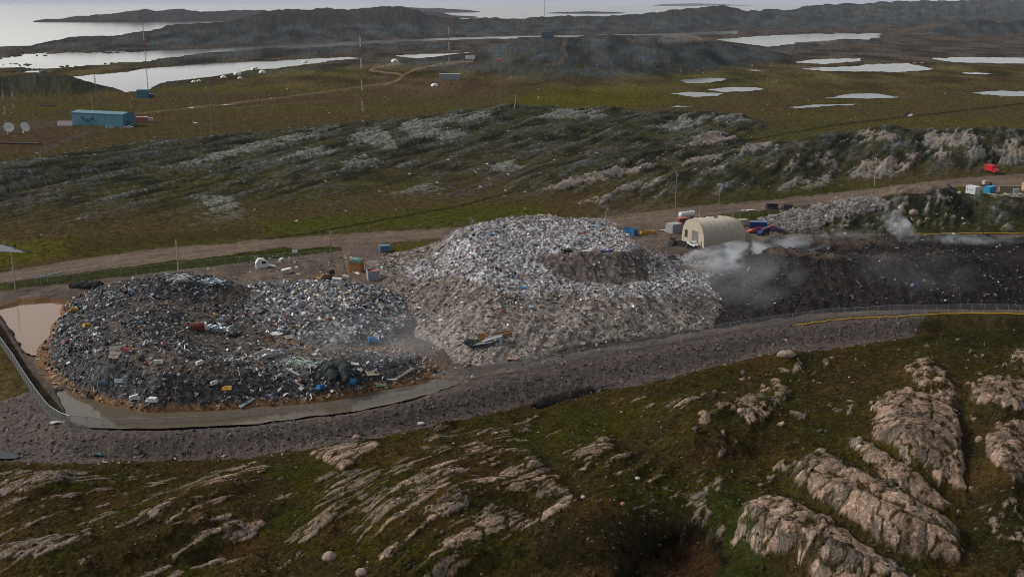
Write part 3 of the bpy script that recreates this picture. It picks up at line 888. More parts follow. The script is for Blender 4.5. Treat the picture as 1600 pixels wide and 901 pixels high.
# ================================================================== GARBAGE HEAPS
def tps(pts):
    P = np.array(pts, float)
    xy = P[:, :2] / 50.0
    n = len(P)
    def k(r2):
        return np.where(r2 > 1e-12, 0.5 * r2 * np.log(r2 + 1e-12), 0.0)
    D = ((xy[:, None] - xy[None]) ** 2).sum(-1)
    A = np.zeros((n + 3, n + 3))
    A[:n, :n] = k(D) + np.eye(n) * 2e-4
    A[:n, n] = 1
    A[:n, n + 1:] = xy
    A[n, :n] = 1
    A[n + 1:, :n] = xy.T
    b = np.zeros(n + 3)
    b[:n] = P[:, 2]
    wts = np.linalg.solve(A, b)
    def f(x, y):
        x = np.asarray(x, float); y = np.asarray(y, float)
        q = np.stack([x.ravel() / 50, y.ravel() / 50], -1)
        o = np.empty(len(q))
        for i in range(0, len(q), 40000):
            s = q[i:i + 40000]
            o[i:i + 40000] = k(((s[:, None] - xy[None]) ** 2).sum(-1)) @ wts[:n] + wts[n] + s @ wts[n + 1:]
        return o.reshape(x.shape)
    return f

def ctrl(lst, world=()):
    """control points px, py, height -> plan position"""
    o = []
    for px, py, z in lst:
        x, y = gp(px, py, z)
        o.append((float(x), float(y), z))
    return o + list(world)

big_f = tps(ctrl([
 (718,353,14.6),(745,348,14.8),(800,345,14.4),(860,341,14.4),(905,340,14.4),(942,340,14.2),(962,350,13.8),(980,366,13.2),
 (716,366,13.4),(735,376,13.6),(760,382,13.0),(820,390,12.2),(868,385,13.2),(920,387,13.6),(965,387,13.6),(996,386,12.8),(1005,404,10.5),
 (850,402,11.6),(885,397,13.0),(920,396,13.2),(960,396,13.2),(990,398,12.3),
 (848,420,9.8),(880,436,8.4),(930,441,8),(975,441,8),(1010,436,7.6),(1018,420,8),
 (760,440,9.5),(800,450,9),(860,455,8),(930,460,7.5),(1000,462,7),(1060,458,6),(1090,444,5),
 (1030,398,3.5),(1045,420,5.0),(1070,436,5.0),(1090,425,2.5),(1060,402,1.4),(1105,412,.6),
 (720,500,5),(800,500,5),(880,500,4.5),(960,500,4),(1040,490,3.5),(1090,482,2.4),
 (650,505,.1),(690,542,.1),(735,570,.1),(800,562,.4),(860,550,.6),(930,538,.6),(1000,529,.6),(1060,520,.6),(1108,514,.4),(1120,490,.6),
 (690,384,7.2),(703,372,10.2),(660,400,4.2),(635,396,2.6),(605,405,1.2),(606,450,.2),(630,478,.2),(690,440,5),(705,470,4.6),(740,420,10.2),(715,402,9.4),(655,450,2.6),
 (595,480,-.8),(620,505,-.8),(570,430,-.8),(580,400,-.8),(630,540,-1),(700,590,-1.2),(800,580,-1),(950,550,-1),(1120,525,-1),(1150,470,-.5),(1130,420,-.8),(1100,395,-.8),(660,540,-.8)],
 [(-24,333,3),(-15,337,7),(-10,342,2),(0,339,7.5),(8,344,2),(12,339,7.5),(22,341,2),(24,336,6),(33,325,3),(38,305,3),(-32,345,-1),(-10,352,-1.5),(12,354,-1.5),(30,350,-1.5),(45,335,-1.5),(52,315,-1.5),(-48,318,-1),(-60,305,-1.2),(70,300,-1.5),(-20,370,-4),(20,370,-4)]))
left_f = tps(ctrl([
 (105,490,.2),(85,520,.2),(65,545,.2),(75,570,.2),(105,600,.2),(150,620,.1),(200,634,0),(260,640,0),(330,638,0),(400,632,0),(470,628,0),(540,618,0),(600,605,0),(650,595,.1),(675,580,.2),
 (128,478,3.0),(200,440,5.2),(280,431,5.8),(330,433,5.2),(365,443,3.2),(140,505,4.6),(128,540,4.6),(165,580,4.8),(250,600,4.2),(330,602,3.6),(400,592,3.6),(480,580,3.6),(540,562,3.8),(600,568,2.6),(645,572,1.4),
 (220,480,6.2),(250,530,5.6),(330,560,4),(280,500,5.2),(320,520,3.2),(400,560,2.6),(450,566,2.6),(330,470,2.6),(380,480,1.2),(400,520,1.3),(470,548,1.2),(560,548,.9),(640,550,.2),
 (110,470,.2),(160,448,3.0),(400,450,.5),(60,500,-1.5),(40,550,-1.5),(60,600,-1.5),(120,640,-1.5),(200,655,-1.5),(330,655,-1.5),(470,645,-1.5),(600,622,-1.5),(690,600,-1),(700,560,-.8),(600,530,-.3),
 (120,462,-.8),(160,455,-1),(200,455,-1.2),(270,462,-1.2),(340,460,-1.2),(270,440,-2),(340,440,-2),(270,405,-5),(340,405,-5),(190,425,-5),(110,445,-4),(420,405,-4),(400,440,-.9),(420,430,-1),(420,460,-.2),(440,500,-.1),(520,530,-.1)]))
mid_f = tps(ctrl([
 (480,441,2.8),(520,444,4.4),(555,450,4.5),(545,460,5.2),(500,465,4.6),(580,466,4.2),(470,465,3.6),
 (500,500,3.4),(555,505,3.4),(600,496,2.6),(470,535,.6),(540,540,.7),(600,535,.4),(645,515,.2),(635,485,.7),(612,462,1.6),
 (420,465,2.2),(395,490,1.4),(375,462,1.4),(420,446,1.8),(440,515,1.2),(360,440,0),(410,428,-.3),(500,439,-.5),(450,436,-.5),(570,442,-.5),(540,436,-1),(630,455,-.5),(668,495,-.5),(662,540,-.5),(600,560,-.5),(500,562,-.5),(430,548,-.2),(365,515,-.2),(345,480,-.3)]))
def flat_top(f, lv, k=.35):
    def g(x, y):
        z = f(x, y)
        return lv - k * np.logaddexp(0, (lv - z) / k) if False else np.minimum(z, lv) - k * np.log1p(np.exp(-np.abs(z - lv) / k))
    return g
big_f = flat_top(big_f, 13.3, .16)
burn_f = tps(ctrl([
 (1226,373,7.6),(1300,365,10),(1400,366,10),(1500,367,10),(1620,365,10),(1780,365,10),(1234,384,9.4),(1300,389,10),(1400,391,10),(1500,388,10),(1620,390,10),(1780,390,10),
 (1236,393,7.4),(1300,400,7.6),(1400,402,7.5),(1500,400,7.5),(1620,401,7.5),(1780,401,7.5),(1262,412,6.8),(1350,414,6.6),(1450,415,6.5),(1560,414,6.5),(1700,414,6.5),
 (1180,430,4.8),(1300,440,4.5),(1400,440,4.5),(1500,440,4.5),(1620,440,4.5),(1780,440,4.5),
 (1118,510,.3),(1150,507,.3),(1200,500,.3),(1300,488,.3),(1400,483,.3),(1500,482,.3),(1620,482,.3),(1780,484,.3),
 (1092,440,1.8),(1102,470,1.2),(1130,424,3.0),(1170,402,5.0),(1208,388,6.8),(1214,377,6),(1180,388,1.6),(1150,402,.6),(1110,425,.2),(1196,372,-.3),(1160,385,-.8),(1090,410,-1),(1070,450,-1),(1085,490,-1),
 (1110,530,-1),(1300,505,-1.2),(1500,500,-1.2),(1780,500,-1.2)],
 [(float(gp(px, 366, 9.5)[0]), float(gp(px, 366, 9.5)[1]) + dy, z) for px in (1225, 1300, 1400, 1500, 1640, 1800) for dy, z in ((4, 8.5), (11, 1.0), (17, -2), (30, -3))]))

def burn_h(X, Y):
    return fbm(X / 2.2, Y / 9, 3, 153) * .5
burn_f = flat_top(burn_f, 8.9, .22)
def heap(name, f, box, step, palette, rough, label, cat, namp, hf):
    xs = np.arange(box[0], box[1], step)
    ys = np.arange(box[2], box[3], step)
    X, Y = np.meshgrid(xs, ys)
    base = f(X, Y)
    m = ss(-.1, 1.2, base)
    z = base + m * (fbm(X / 5, Y / 5, 4, 101) * namp + fbm(X / 1.1, Y / 1.1, 3, 103) * namp * .42)
    if hf: z = z + m * hf(X, Y)
    g = terr(X, Y)
    z = np.where(base < -.3, np.minimum(z, g - .6), z)
    u, v = proj(X, Y, z)
    c = palette(X, Y, u, v, z)
    gi_ = np.arange(X.size).reshape(X.shape)
    q = np.stack([gi_[:-1, :-1], gi_[:-1, 1:], gi_[1:, 1:], gi_[1:, :-1]], -1).reshape(-1, 4)
    keep = (z > g - .5).ravel()[q].any(1)
    q = q[keep]
    un, inv = np.unique(q, return_inverse=True)
    V_ = np.stack([X, Y, z], -1).reshape(-1, 3)[un]
    o = mesh_obj(name, V_, inv.reshape(-1, 4), mat_attr(name + '_dirt', .9, (.8, 3.2), (.30, .5), .9, .3, .2), c.reshape(-1, 3)[un])
    tag(o, label, cat)
    def look(x, y):
        x = np.asarray(x, float); y = np.asarray(y, float)
        a = np.clip((x - xs[0]) / step, 0, len(xs) - 1.001); b = np.clip((y - ys[0]) / step, 0, len(ys) - 1.001)
        i, j = a.astype(int), b.astype(int)
        p, q_ = a - i, b - j
        r = (z[j, i] * (1 - p) + z[j, i + 1] * p) * (1 - q_) + (z[j + 1, i] * (1 - p) + z[j + 1, i + 1] * p) * q_
        return np.where((x < xs[0]) | (x > xs[-1]) | (y < ys[0]) | (y > ys[-1]), -99, r)
    HEAPS.append(look)
    return look

def mixc(n, *cs):
    """blend colours by noise n in 0..1"""
    k = np.clip(n, 0, .999) * (len(cs) - 1)
    i = k.astype(int)
    f = (k - i)[..., None]
    A = np.array(cs, np.float32)
    return A[i] * (1 - f) + A[np.minimum(i + 1, len(cs) - 1)] * f

BITE = [(838,408),(850,397),(900,394),(990,394),(1004,400),(1014,425),(1016,438),(960,444),(900,440),(862,425)]
WHITE = [(700,372),(725,352),(800,344),(945,338),(985,370),(1000,386),(985,392),(880,392),(846,402),(862,425),(900,441),(960,445),(1015,438),(1020,395),(1060,402),(1110,432),(1110,455),(1000,462),(900,458),(820,462),(770,450),(700,425),(650,440),(640,425),(690,400)]
LOWER = [(660,500),(760,478),(900,470),(1000,475),(1100,455),(1130,520),(860,560),(740,580),(680,560)]
FRINGE = [(830,570),(862,545),(930,534),(1000,526),(1060,516),(1110,510),(1122,522),(1000,546),(900,564),(850,574)]
def big_pal(X, Y, u, v, z):
    n1 = fbm(X / 1.3, Y / 1.3, 4, 110) * .5 + .5
    n2 = fbm(X / 9, Y / 9, 3, 111)
    c = mixc(n1, (.05,.045,.04), (.16,.135,.115), (.30,.27,.25))
    wm = poly(u + n2 * 10, v + n2 * 6, WHITE, 8)
    c = over(c, mixc(n1 + .12, (.10,.10,.11), (.38,.38,.40), (.62,.62,.64)), wm * .85)
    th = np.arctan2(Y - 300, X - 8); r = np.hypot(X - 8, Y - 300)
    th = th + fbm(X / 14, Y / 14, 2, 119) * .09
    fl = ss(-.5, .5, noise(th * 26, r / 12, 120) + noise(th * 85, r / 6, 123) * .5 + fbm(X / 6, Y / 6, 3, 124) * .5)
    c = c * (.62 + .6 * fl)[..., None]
    lm = poly(u + n2 * 14, v + n2 * 10, LOWER, 26)
    c = over(c, mixc(n1, (.11,.095,.083), (.23,.20,.175), (.38,.345,.31)), lm * .8)
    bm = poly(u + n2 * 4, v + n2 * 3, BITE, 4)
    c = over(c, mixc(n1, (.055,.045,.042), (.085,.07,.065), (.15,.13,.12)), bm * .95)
    fm = poly(u + n2 * 6, v + n2 * 3, FRINGE, 5)
    c = over(c, mixc(n1, (.015,.013,.012), (.04,.032,.026), (.13,.10,.075)), fm * .9)
    return c
def big_h(X, Y):
    # tipping furrows running down the left and front faces
    th = np.arctan2(Y - 300, X - 8); r = np.hypot(X - 8, Y - 300)
    th = th + fbm(X / 14, Y / 14, 2, 119) * .09
    return noise(th * 26, r / 12, 120) * .38 + noise(th * 61, r / 6, 121) * .14
DIRT1 = [(185,500),(230,480),(290,490),(275,520),(330,548),(380,560),(470,572),(560,560),(650,558),(660,540),(560,530),(440,515),(390,505),(350,500),(330,485),(390,462),(440,445),(400,438),(335,455),(300,470),(270,470),(215,470),(170,500),(190,560),(230,580),(330,585),(390,580),(300,560),(230,540)]
def left_pal(X, Y, u, v, z):
    n1 = fbm(X / .9, Y / .9, 4, 130) * .5 + .5
    n2 = fbm(X / 7, Y / 7, 3, 131)
    c = mixc(n1, (.012,.012,.014), (.045,.045,.048), (.13,.125,.125))
    dm = poly(u + n2 * 12, v + n2 * 7, DIRT1, 9)
    c = over(c, mixc(n1, (.05,.04,.032), (.10,.08,.063), (.18,.15,.125)), dm * .85)
    foot = ss(1.2, .3, z)
    c = over(c, mixc(n1, (.09,.04,.016), (.22,.11,.042), (.32,.20,.11)), foot * .85)
    return c
def mid_pal(X, Y, u, v, z):
    n1 = fbm(X / .9, Y / .9, 4, 140) * .5 + .5
    c = mixc(n1, (.03,.032,.038), (.11,.105,.105), (.30,.29,.29))
    return over(c, mixc(n1, (.06,.05,.04), (.11,.09,.072)), ss(1.5, .6, z) * .7)
def burn_pal(X, Y, u, v, z):
    n1 = fbm(X / 1.6, Y / 1.6, 4, 150) * .5 + .5
    n2 = fbm(X / 10, Y / 6, 4, 151)
    c = mixc(n1, (.005,.0045,.005), (.013,.010,.010), (.028,.021,.019))
    c = over(c, C(.048,.032,.026), ss(.1, .7, n2) * .5)
    tp = ss(8.0, 8.7, z + n2 * .3) * ss(1440, 1330, u)
    c = over(c, mixc(n1, (.060,.040,.029), (.095,.066,.048)), tp * .8)
    c = over(c, C(.012,.010,.010), ss(7.9, 8.4, z) * ss(1260, 1330, u) * .0)
    dk_ = ss(1380, 1600, u) * .45
    return c * (1 - dk_)[..., None]
GARB = 'garbage heap'
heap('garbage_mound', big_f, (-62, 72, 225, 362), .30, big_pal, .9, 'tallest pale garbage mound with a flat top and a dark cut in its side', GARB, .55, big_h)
heap('garbage_mound', left_f, (-128, -10, 188, 315), .30, left_pal, .9, 'dark scrap heap between the brown pond and the murky ditch', GARB, .55, None)
heap('garbage_mound', mid_f, (-78, -18, 215, 300), .28, mid_pal, .9, 'grey conical heap of mixed trash in the middle of the yard', GARB, .5, None)
heap('burnt_garbage_mound', burn_f, (38, 190, 240, 352), .32, burn_pal, .9, 'long black burnt garbage bank smoking along its top edge', GARB, .34, burn_h)

# ------------------------------------------------------------------ loose trash, stones: countless small pieces
def ico():
    p = (1 + 5 ** .5) / 2
    v = np.array([(-1,p,0),(1,p,0),(-1,-p,0),(1,-p,0),(0,-1,p),(0,1,p),(0,-1,-p),(0,1,-p),(p,0,-1),(p,0,1),(-p,0,-1),(-p,0,1)], float)
    v /= np.linalg.norm(v[0])
    f = np.array([(0,11,5),(0,5,1),(0,1,7),(0,7,10),(0,10,11),(1,5,9),(5,11,4),(11,10,2),(10,7,6),(7,1,8),(3,9,4),(3,4,2),(3,2,6),(3,6,8),(3,8,9),(4,9,5),(2,4,11),(6,2,10),(8,6,7),(9,8,1)])
    return v, f
ICO_V, ICO_F = ico()
BOX_V = np.array([(x, y, z) for x in (-1, 1) for y in (-1, 1) for z in (-1, 1)], float)
BOX_F = np.array([(0,1,3,2),(4,6,7,5),(0,4,5,1),(2,3,7,6),(0,2,6,4),(1,5,7,3)])
_g = [(x, y) for y in (-1, -.3, .4, 1) for x in (-1, 0, 1)]
SH_V = np.array([(x, y, 0) for x, y in _g], float)
SH_F = np.array([(r * 3 + c, r * 3 + c + 1, r * 3 + c + 4, r * 3 + c + 3) for r in range(3) for c in range(2)])

def rots(n, tilt):
    """random yaw and a tilt up to tilt radians"""
    a = rng.random(n) * 6.283
    t = (rng.random(n) - .5) * 2 * tilt
    b = (rng.random(n) - .5) * 2 * tilt
    ca, sa, ct, st, cb, sb = np.cos(a), np.sin(a), np.cos(t), np.sin(t), np.cos(b), np.sin(b)
    o, l = np.zeros(n), np.ones(n)
    Rz = np.stack([np.stack([ca, -sa, o], -1), np.stack([sa, ca, o], -1), np.stack([o, o, l], -1)], 1)
    Rx = np.stack([np.stack([l, o, o], -1), np.stack([o, ct, -st], -1), np.stack([o, st, ct], -1)], 1)
    Ry = np.stack([np.stack([cb, o, sb], -1), np.stack([o, l, o], -1), np.stack([-sb, o, cb], -1)], 1)
    return Rz @ Rx @ Ry

def pieces(P, size, colr, kinds=(.35, .35, .12, .18), tilt=.9):
    """pieces at points P: bags, crumpled sheets, boxes, sticks"""
    n = len(P)
    kd = rng.choice(4, n, p=np.array(kinds) / sum(kinds))
    VV, FF, CC = [], [], []
    off = 0
    quadsL, trisL = [], []
    for k in range(4):
        idx = np.where(kd == k)[0]
        if not len(idx):
            continue
        m = len(idx)
        s = size[idx]
        T, Fc = [(ICO_V, ICO_F), (SH_V, SH_F), (BOX_V, BOX_F), (BOX_V, BOX_F)][k]
        if k == 0:
            sc = np.stack([s * rng.uniform(.35, .7, m), s * rng.uniform(.3, .6, m), s * rng.uniform(.2, .42, m)], -1)
            J = T[None] * (1 + rng.normal(0, .18, (m, len(T), 1)))
        elif k == 1:
            sc = np.stack([s * rng.uniform(.3, .7, m), s * rng.uniform(.4, .9, m), s * .5], -1)
            J = np.broadcast_to(T, (m,) + T.shape).copy()
            J[..., 2] += rng.normal(0, .38, (m, len(T)))
            J[..., :2] += rng.normal(0, .16, (m, len(T), 2))
        elif k == 2:
            sc = np.stack([s * rng.uniform(.3, .6, m), s * rng.uniform(.25, .5, m), s * rng.uniform(.12, .4, m)], -1)
            J = np.broadcast_to(T, (m,) + T.shape).copy()
            J += rng.normal(0, .08, J.shape)
        else:
            sc = np.stack([s * rng.uniform(.9, 2.0, m), s * .09, s * .06], -1)
            J = np.broadcast_to(T, (m,) + T.shape).copy()
        W = np.einsum('nij,nvj->nvi', rots(m, tilt if k != 3 else tilt * .6), J * sc[:, None])
        W += P[idx][:, None]
        VV.append(W.reshape(-1, 3))
        CC.append(np.repeat(colr[idx], len(T), 0))
        Fa = (Fc[None] + (np.arange(m) * len(T))[:, None, None]).reshape(-1, Fc.shape[1]) + off
        (trisL if Fc.shape[1] == 3 else quadsL).append(Fa)
        off += m * len(T)
    fs = []
    if quadsL: fs.append(np.concatenate(quadsL))
    if trisL: fs.append(np.concatenate(trisL))
    return np.concatenate(VV), fs, np.concatenate(CC)

m_trash = mat_attr('trash', .55, (2.5,), (.28,), 0, .1, .35)
m_stone = mat_attr('stone', .9, (3.0,), (.3,), 0, .1, .2)
def pick(n, pal):
    """n colours from a weighted list of (weight, colour)"""
    wv = np.array([p[0] for p in pal], float)
    i = rng.choice(len(pal), n, p=wv / wv.sum())
    c = np.array([p[1] for p in pal], np.float32)[i]
    c = c * rng.uniform(.65, 1.25, (n, 1))
    c = c + (np.array([.09, .078, .066]) - c) * (rng.random((n, 1)) ** 2 * .55)      # dust and dirt
    return np.clip(c, .005, .85)

def scatter(name, n, box, f, dens, pal, smin, smax, label, kinds=(.35,.35,.12,.18), power=2.2, sink=.0, m=None, tilt=.9, shade=False):
    x = rng.uniform(box[0], box[1], n)
    y = rng.uniform(box[2], box[3], n)
    z = f(x, y)
    u, v = proj(x, y, z)
    d = dens(x, y, u, v, z)
    k = rng.random(n) < d
    x, y, z, u, v = x[k], y[k], z[k], u[k], v[k]
    n = len(x)
    s = smin + (smax - smin) * rng.random(n) ** power
    c = pal(n, u, v, x, y, z) if callable(pal) else pick(n, pal)
    P = np.stack([x, y, z + s * .12 - sink], -1)
    V_, F_, C_ = pieces(P, s, c, kinds, tilt)
    o = mesh_obj(name, V_, F_, m or m_trash, C_, smooth=shade)
    tag(o, label, 'loose trash' if m is None else 'stones', kind='stuff')
    return o

W_ = (.74,.73,.73); W2 = (.46,.46,.475); G_ = (.22,.215,.225); G2 = (.10,.10,.105); BK = (.02,.02,.022); BL = (.06,.16,.34); LB = (.22,.36,.48)
RD = (.32,.05,.04); YL = (.50,.32,.06); BG = (.42,.35,.27); BR = (.15,.10,.065); RU = (.17,.065,.03); GN = (.08,.18,.12); TN = (.28,.22,.16)
def big_dens(x, y, u, v, z):
    b = big_f(x, y)
    wn_ = fbm(x / 6, y / 6, 3, 160)
    d = ss(.1, .8, b) * (.30 + .35 * wn_)
    wm = poly(u + wn_ * 12, v + wn_ * 6, WHITE, 8)
    d = np.maximum(d, wm * (.85 + .4 * wn_))
    bm = poly(u + wn_ * 6, v + wn_ * 3, BITE, 4)
    d *= 1 - .80 * bm
    d *= 1 - .35 * poly(u, v, LOWER, 10)
    return np.clip(d, 0, 1)
def big_col(n, u, v, x, y, z):
    a = pick(n, [(5,W_),(5,W2),(5,G_),(2,G2),(1.2,BK),(.25,BL),(.5,LB),(.12,RD),(.12,YL),(2.5,BG),(1.2,BR)])
    b = pick(n, [(.9,W_),(2.2,W2),(3.5,G_),(1.6,G2),(.7,BK),(.12,BL),(.2,LB),(.08,RD),(4.5,TN),(2.5,BR),(4.5,BG)])
    c = pick(n, [(.3,W_),(1,G2),(6,BK),(3,BR),(1.2,TN),(.2,BL)])
    wn_ = fbm(x / 6, y / 6, 3, 160)
    wm = poly(u + wn_ * 12, v + wn_ * 6, WHITE, 10)
    fm = poly(u + wn_ * 8, v + wn_ * 3, FRINGE, 4)
    r = rng.random(n)
    o = np.where((r < .12 + .83 * wm)[:, None], a, b)
    return np.where((rng.random(n) < fm * .85)[:, None], c, o)
scatter('loose_garbage', 135000, (-60, 70, 226, 345), HEAPS[0], big_dens, big_col, 0.13, .85, 'pale plastic and paper trash strewn over the tallest mound', power=2.8)

def left_dens(x, y, u, v, z):
    b = left_f(x, y)
    wn_ = fbm(x / 5, y / 5, 3, 161)
    d = ss(-.2, .3, b) * (.72 + .5 * wn_)
    d *= 1 - .62 * poly(u + wn_ * 12, v + wn_ * 7, DIRT1, 8)
    return np.clip(d, 0, 1)
def left_col(n, u, v, x, y, z):
    a = pick(n, [(1.5,W_),(2.4,W2),(3.2,G_),(5,G2),(12,BK),(.4,BL),(1.4,LB),(.2,RD),(.12,YL),(1.2,BG),(2.5,BR),(1.5,RU),(.3,GN)])
    b = pick(n, [(4,RU),(3,BR),(2,TN),(2,BG),(1,(.45,.2,.07)),(2,G2),(1,W2)])
    c = pick(n, [(2,W_),(3,W2),(4,G_),(3,LB),(4,G2),(2,BK),(1,BG)])
    foot = ss(1.4, .3, z - terr(x, y))
    blue = poly(u, v, [(330,520),(420,540),(520,545),(540,575),(470,600),(360,590)], 15) * .6
    blue = np.maximum(blue, poly(u, v, [(255,430),(300,425),(370,440),(350,470),(290,465)], 8) * .8)
    o = np.where((rng.random(n) < foot * .7)[:, None], b, a)
    return np.where((rng.random(n) < blue)[:, None], c, o)
scatter('loose_garbage', 88000, (-126, -12, 188, 330), HEAPS[1], left_dens, left_col, .13, .95, 'dark scrap, black bags and rusty pieces strewn over the left heap', power=3.0)
def mid_dens(x, y, u, v, z):
    wn_ = fbm(x / 5, y / 5, 3, 162)
    return np.clip(ss(.5, 1.6, mid_f(x, y)) * (.70 + 1.0 * wn_), 0, 1)
scatter('loose_garbage', 34000, (-76, -20, 215, 298), HEAPS[2], mid_dens, [(4,W_),(5,W2),(5,G_),(4,G2),(3,BK),(.8,BL),(1.6,LB),(.3,RD),(.2,YL),(2,BG),(1,BR)], .15, 1.1, 'blue grey and white trash strewn over the middle heap')
def burn_dens(x, y, u, v, z):
    wn_ = fbm(x / 8, y / 8, 3, 163)
    return np.clip(ss(0, .6, burn_f(x, y)) * (.28 + .3 * wn_), 0, 1)
scatter('loose_garbage', 34000, (40, 188, 242, 335), HEAPS[3], burn_dens, [(.10,W_),(.18,W2),(.6,G2),(10,BK),(4,(.025,.019,.018)),(3,(.05,.036,.03)),(1.2,BR),(.35,TN),(.1,BL)], .2, .9, 'charred scraps and a few pale shreds on the burnt bank')
# thin litter over the yard, the edges of the road and the tundra around
YARDP = [(100,455),(250,430),(400,412),(540,395),(620,400),(700,372),(955,362),(1060,350),(1190,352),(1230,370),(1120,440),(1110,520),(900,568),(690,600),(600,560),(380,450),(300,445)]
def yard_dens(x, y, u, v, z):
    wn_ = fbm(x / 7, y / 7, 3, 164)
    d = poly(u, v, YARDP, 10) * np.clip(.10 + .5 * wn_, .02, 1)
    d = np.maximum(d, poly(u, v, [(380,405),(470,398),(540,400),(520,418),(400,424)], 6) * .25)
    d = np.maximum(d, poly(u, v, [(600,455),(660,500),(720,560),(860,545),(850,580),(700,600),(640,585),(680,560)], 10) * np.clip(.22 + .5 * wn_, 0, .6))
    d = np.maximum(d, poly(u, v, [(90,560),(60,555),(95,612),(140,625),(330,645),(470,636),(640,606),(640,596),(330,628),(150,612)], 5) * .8)
    return d
def yard_col(n, u, v, x, y, z):
    a = pick(n, [(3,W_),(3,W2),(3,G_),(3,G2),(2,BK),(.4,BL),(.3,RD),(3,BG),(4,TN),(4,BR)])
    b = pick(n, [(5,(.33,.19,.09)),(3,TN),(3,BG),(2,RU),(1,W2)])
    k = poly(u, v, [(30,540),(110,560),(150,615),(330,635),(640,600),(640,620),(330,655),(95,630)], 6)
    return np.where((rng.random(n) < k * .9)[:, None], b, a)
scatter('litter', 46000, (-130, 60, 180, 345), top, yard_dens, yard_col, .2, .9, 'scattered litter trodden into the dump yard', kinds=(.2,.5,.15,.15), tilt=.4)

# stones on the gravel bank and in the grey gravel heap
def berm_dens(x, y, u, v, z):
    t_ = (v - curve(u, fence_line)) / (curve(u, toe_line) - curve(u, fence_line))
    k = ss(.0, .25, t_) * ss(1.06, .98, t_) * (u < 1440) * ~((u < 105) & (v < curve(u, [(-300,600),(-60,640),(0,630),(60,612),(80,645),(110,672)])))
    return k * .6
scatter('gravel_stones', 90000, (-110, 110, 165, 300), terr, berm_dens, [(4,(.125,.104,.092)),(4,(.085,.071,.065)),(1.5,(.045,.038,.035)),(2.0,(.22,.185,.16)),(.4,(.16,.10,.072))], .2, .8, 'grey and brown stones covering the outer gravel bank', kinds=(1,0,0,0), m=m_stone, sink=.05, power=2.5)
def gp_dens(x, y, u, v, z):
    return poly(u, v, [(1185,345),(1230,332),(1290,322),(1340,311),(1372,310),(1395,318),(1370,330),(1300,345),(1280,358),(1240,366),(1190,366)], 3) * .8
scatter('gravel_stones', 24000, (80, 150, 300, 440), terr, gp_dens, [(4,(.22,.205,.20)),(3,(.14,.13,.13)),(2,(.30,.28,.27)),(1,(.08,.07,.075))], .3, 1.0, 'pale broken rubble in the grey heap between road and burnt bank', kinds=(.9,.1,.1,0), m=m_stone)
def tun_dens(x, y, u, v, z):
    return ((v > curve(u, toe_line) + 5) & (v < 1000)) * np.clip(.12 + .5 * fbm(x / 9, y / 9, 3, 170), .01, .6)
scatter('tundra_stones', 15000, (-110, 140, 110, 290), terr, tun_dens, [(3,(.30,.25,.21)),(3,(.20,.17,.15)),(1,(.42,.38,.34)),(2,(.12,.11,.10))], .10, .55, 'small loose stones lying in the foreground tundra', kinds=(1,0,0,0), m=m_stone, sink=.03, power=3.0)
def hill_dens(x, y, u, v, z):
    return ((v < curve(u, road_top) - 3) & (v > 170)) * np.clip(.06 + .5 * fbm(x / 25, y / 25, 3, 171), .01, .5)
scatter('tundra_stones', 9000, (-330, 300, 330, 760), terr, hill_dens, [(3,(.26,.24,.22)),(3,(.17,.165,.16)),(1.2,(.45,.43,.41)),(2,(.10,.10,.10))], .25, 1.1, 'loose grey stones and scraps on the ridge behind the road', kinds=(1,0,0,0), m=m_stone, sink=.06, power=3.0)
def roadside_dens(x, y, u, v, z):
    return poly(u, v, [(1200,335),(1300,312),(1400,295),(1500,300),(1510,360),(1300,366),(1220,362)], 8) * np.clip(.25 + .7 * fbm(x / 6, y / 6, 3, 172), 0, .8)
scatter('tundra_stones', 6000, (80, 230, 300, 450), terr, roadside_dens, [(3,(.30,.25,.21)),(3,(.20,.17,.15)),(1,(.42,.38,.34))], .3, 1.8, 'pinkish loose stones on the knoll above the burnt bank', kinds=(1,0,0,0), m=m_stone, sink=.1, power=2.6)

def toe_dens(x, y, u, v, z):
    return stroke(u, v, [(100, 716), (180, 722), (330, 717), (450, 707), (520, 696)], 4, 4) * np.clip(.15 + .9 * fbm(x / 6, y / 6, 3, 178), 0, .8)
scatter('litter', 9000, (-80, 0, 165, 225), terr, toe_dens, [(3,W_),(3,W2),(2,BG),(2,TN),(.3,RD),(.6,LB)], .12, .6, 'windblown litter caught along the foot of the gravel bank', kinds=(.3,.5,.1,.1))
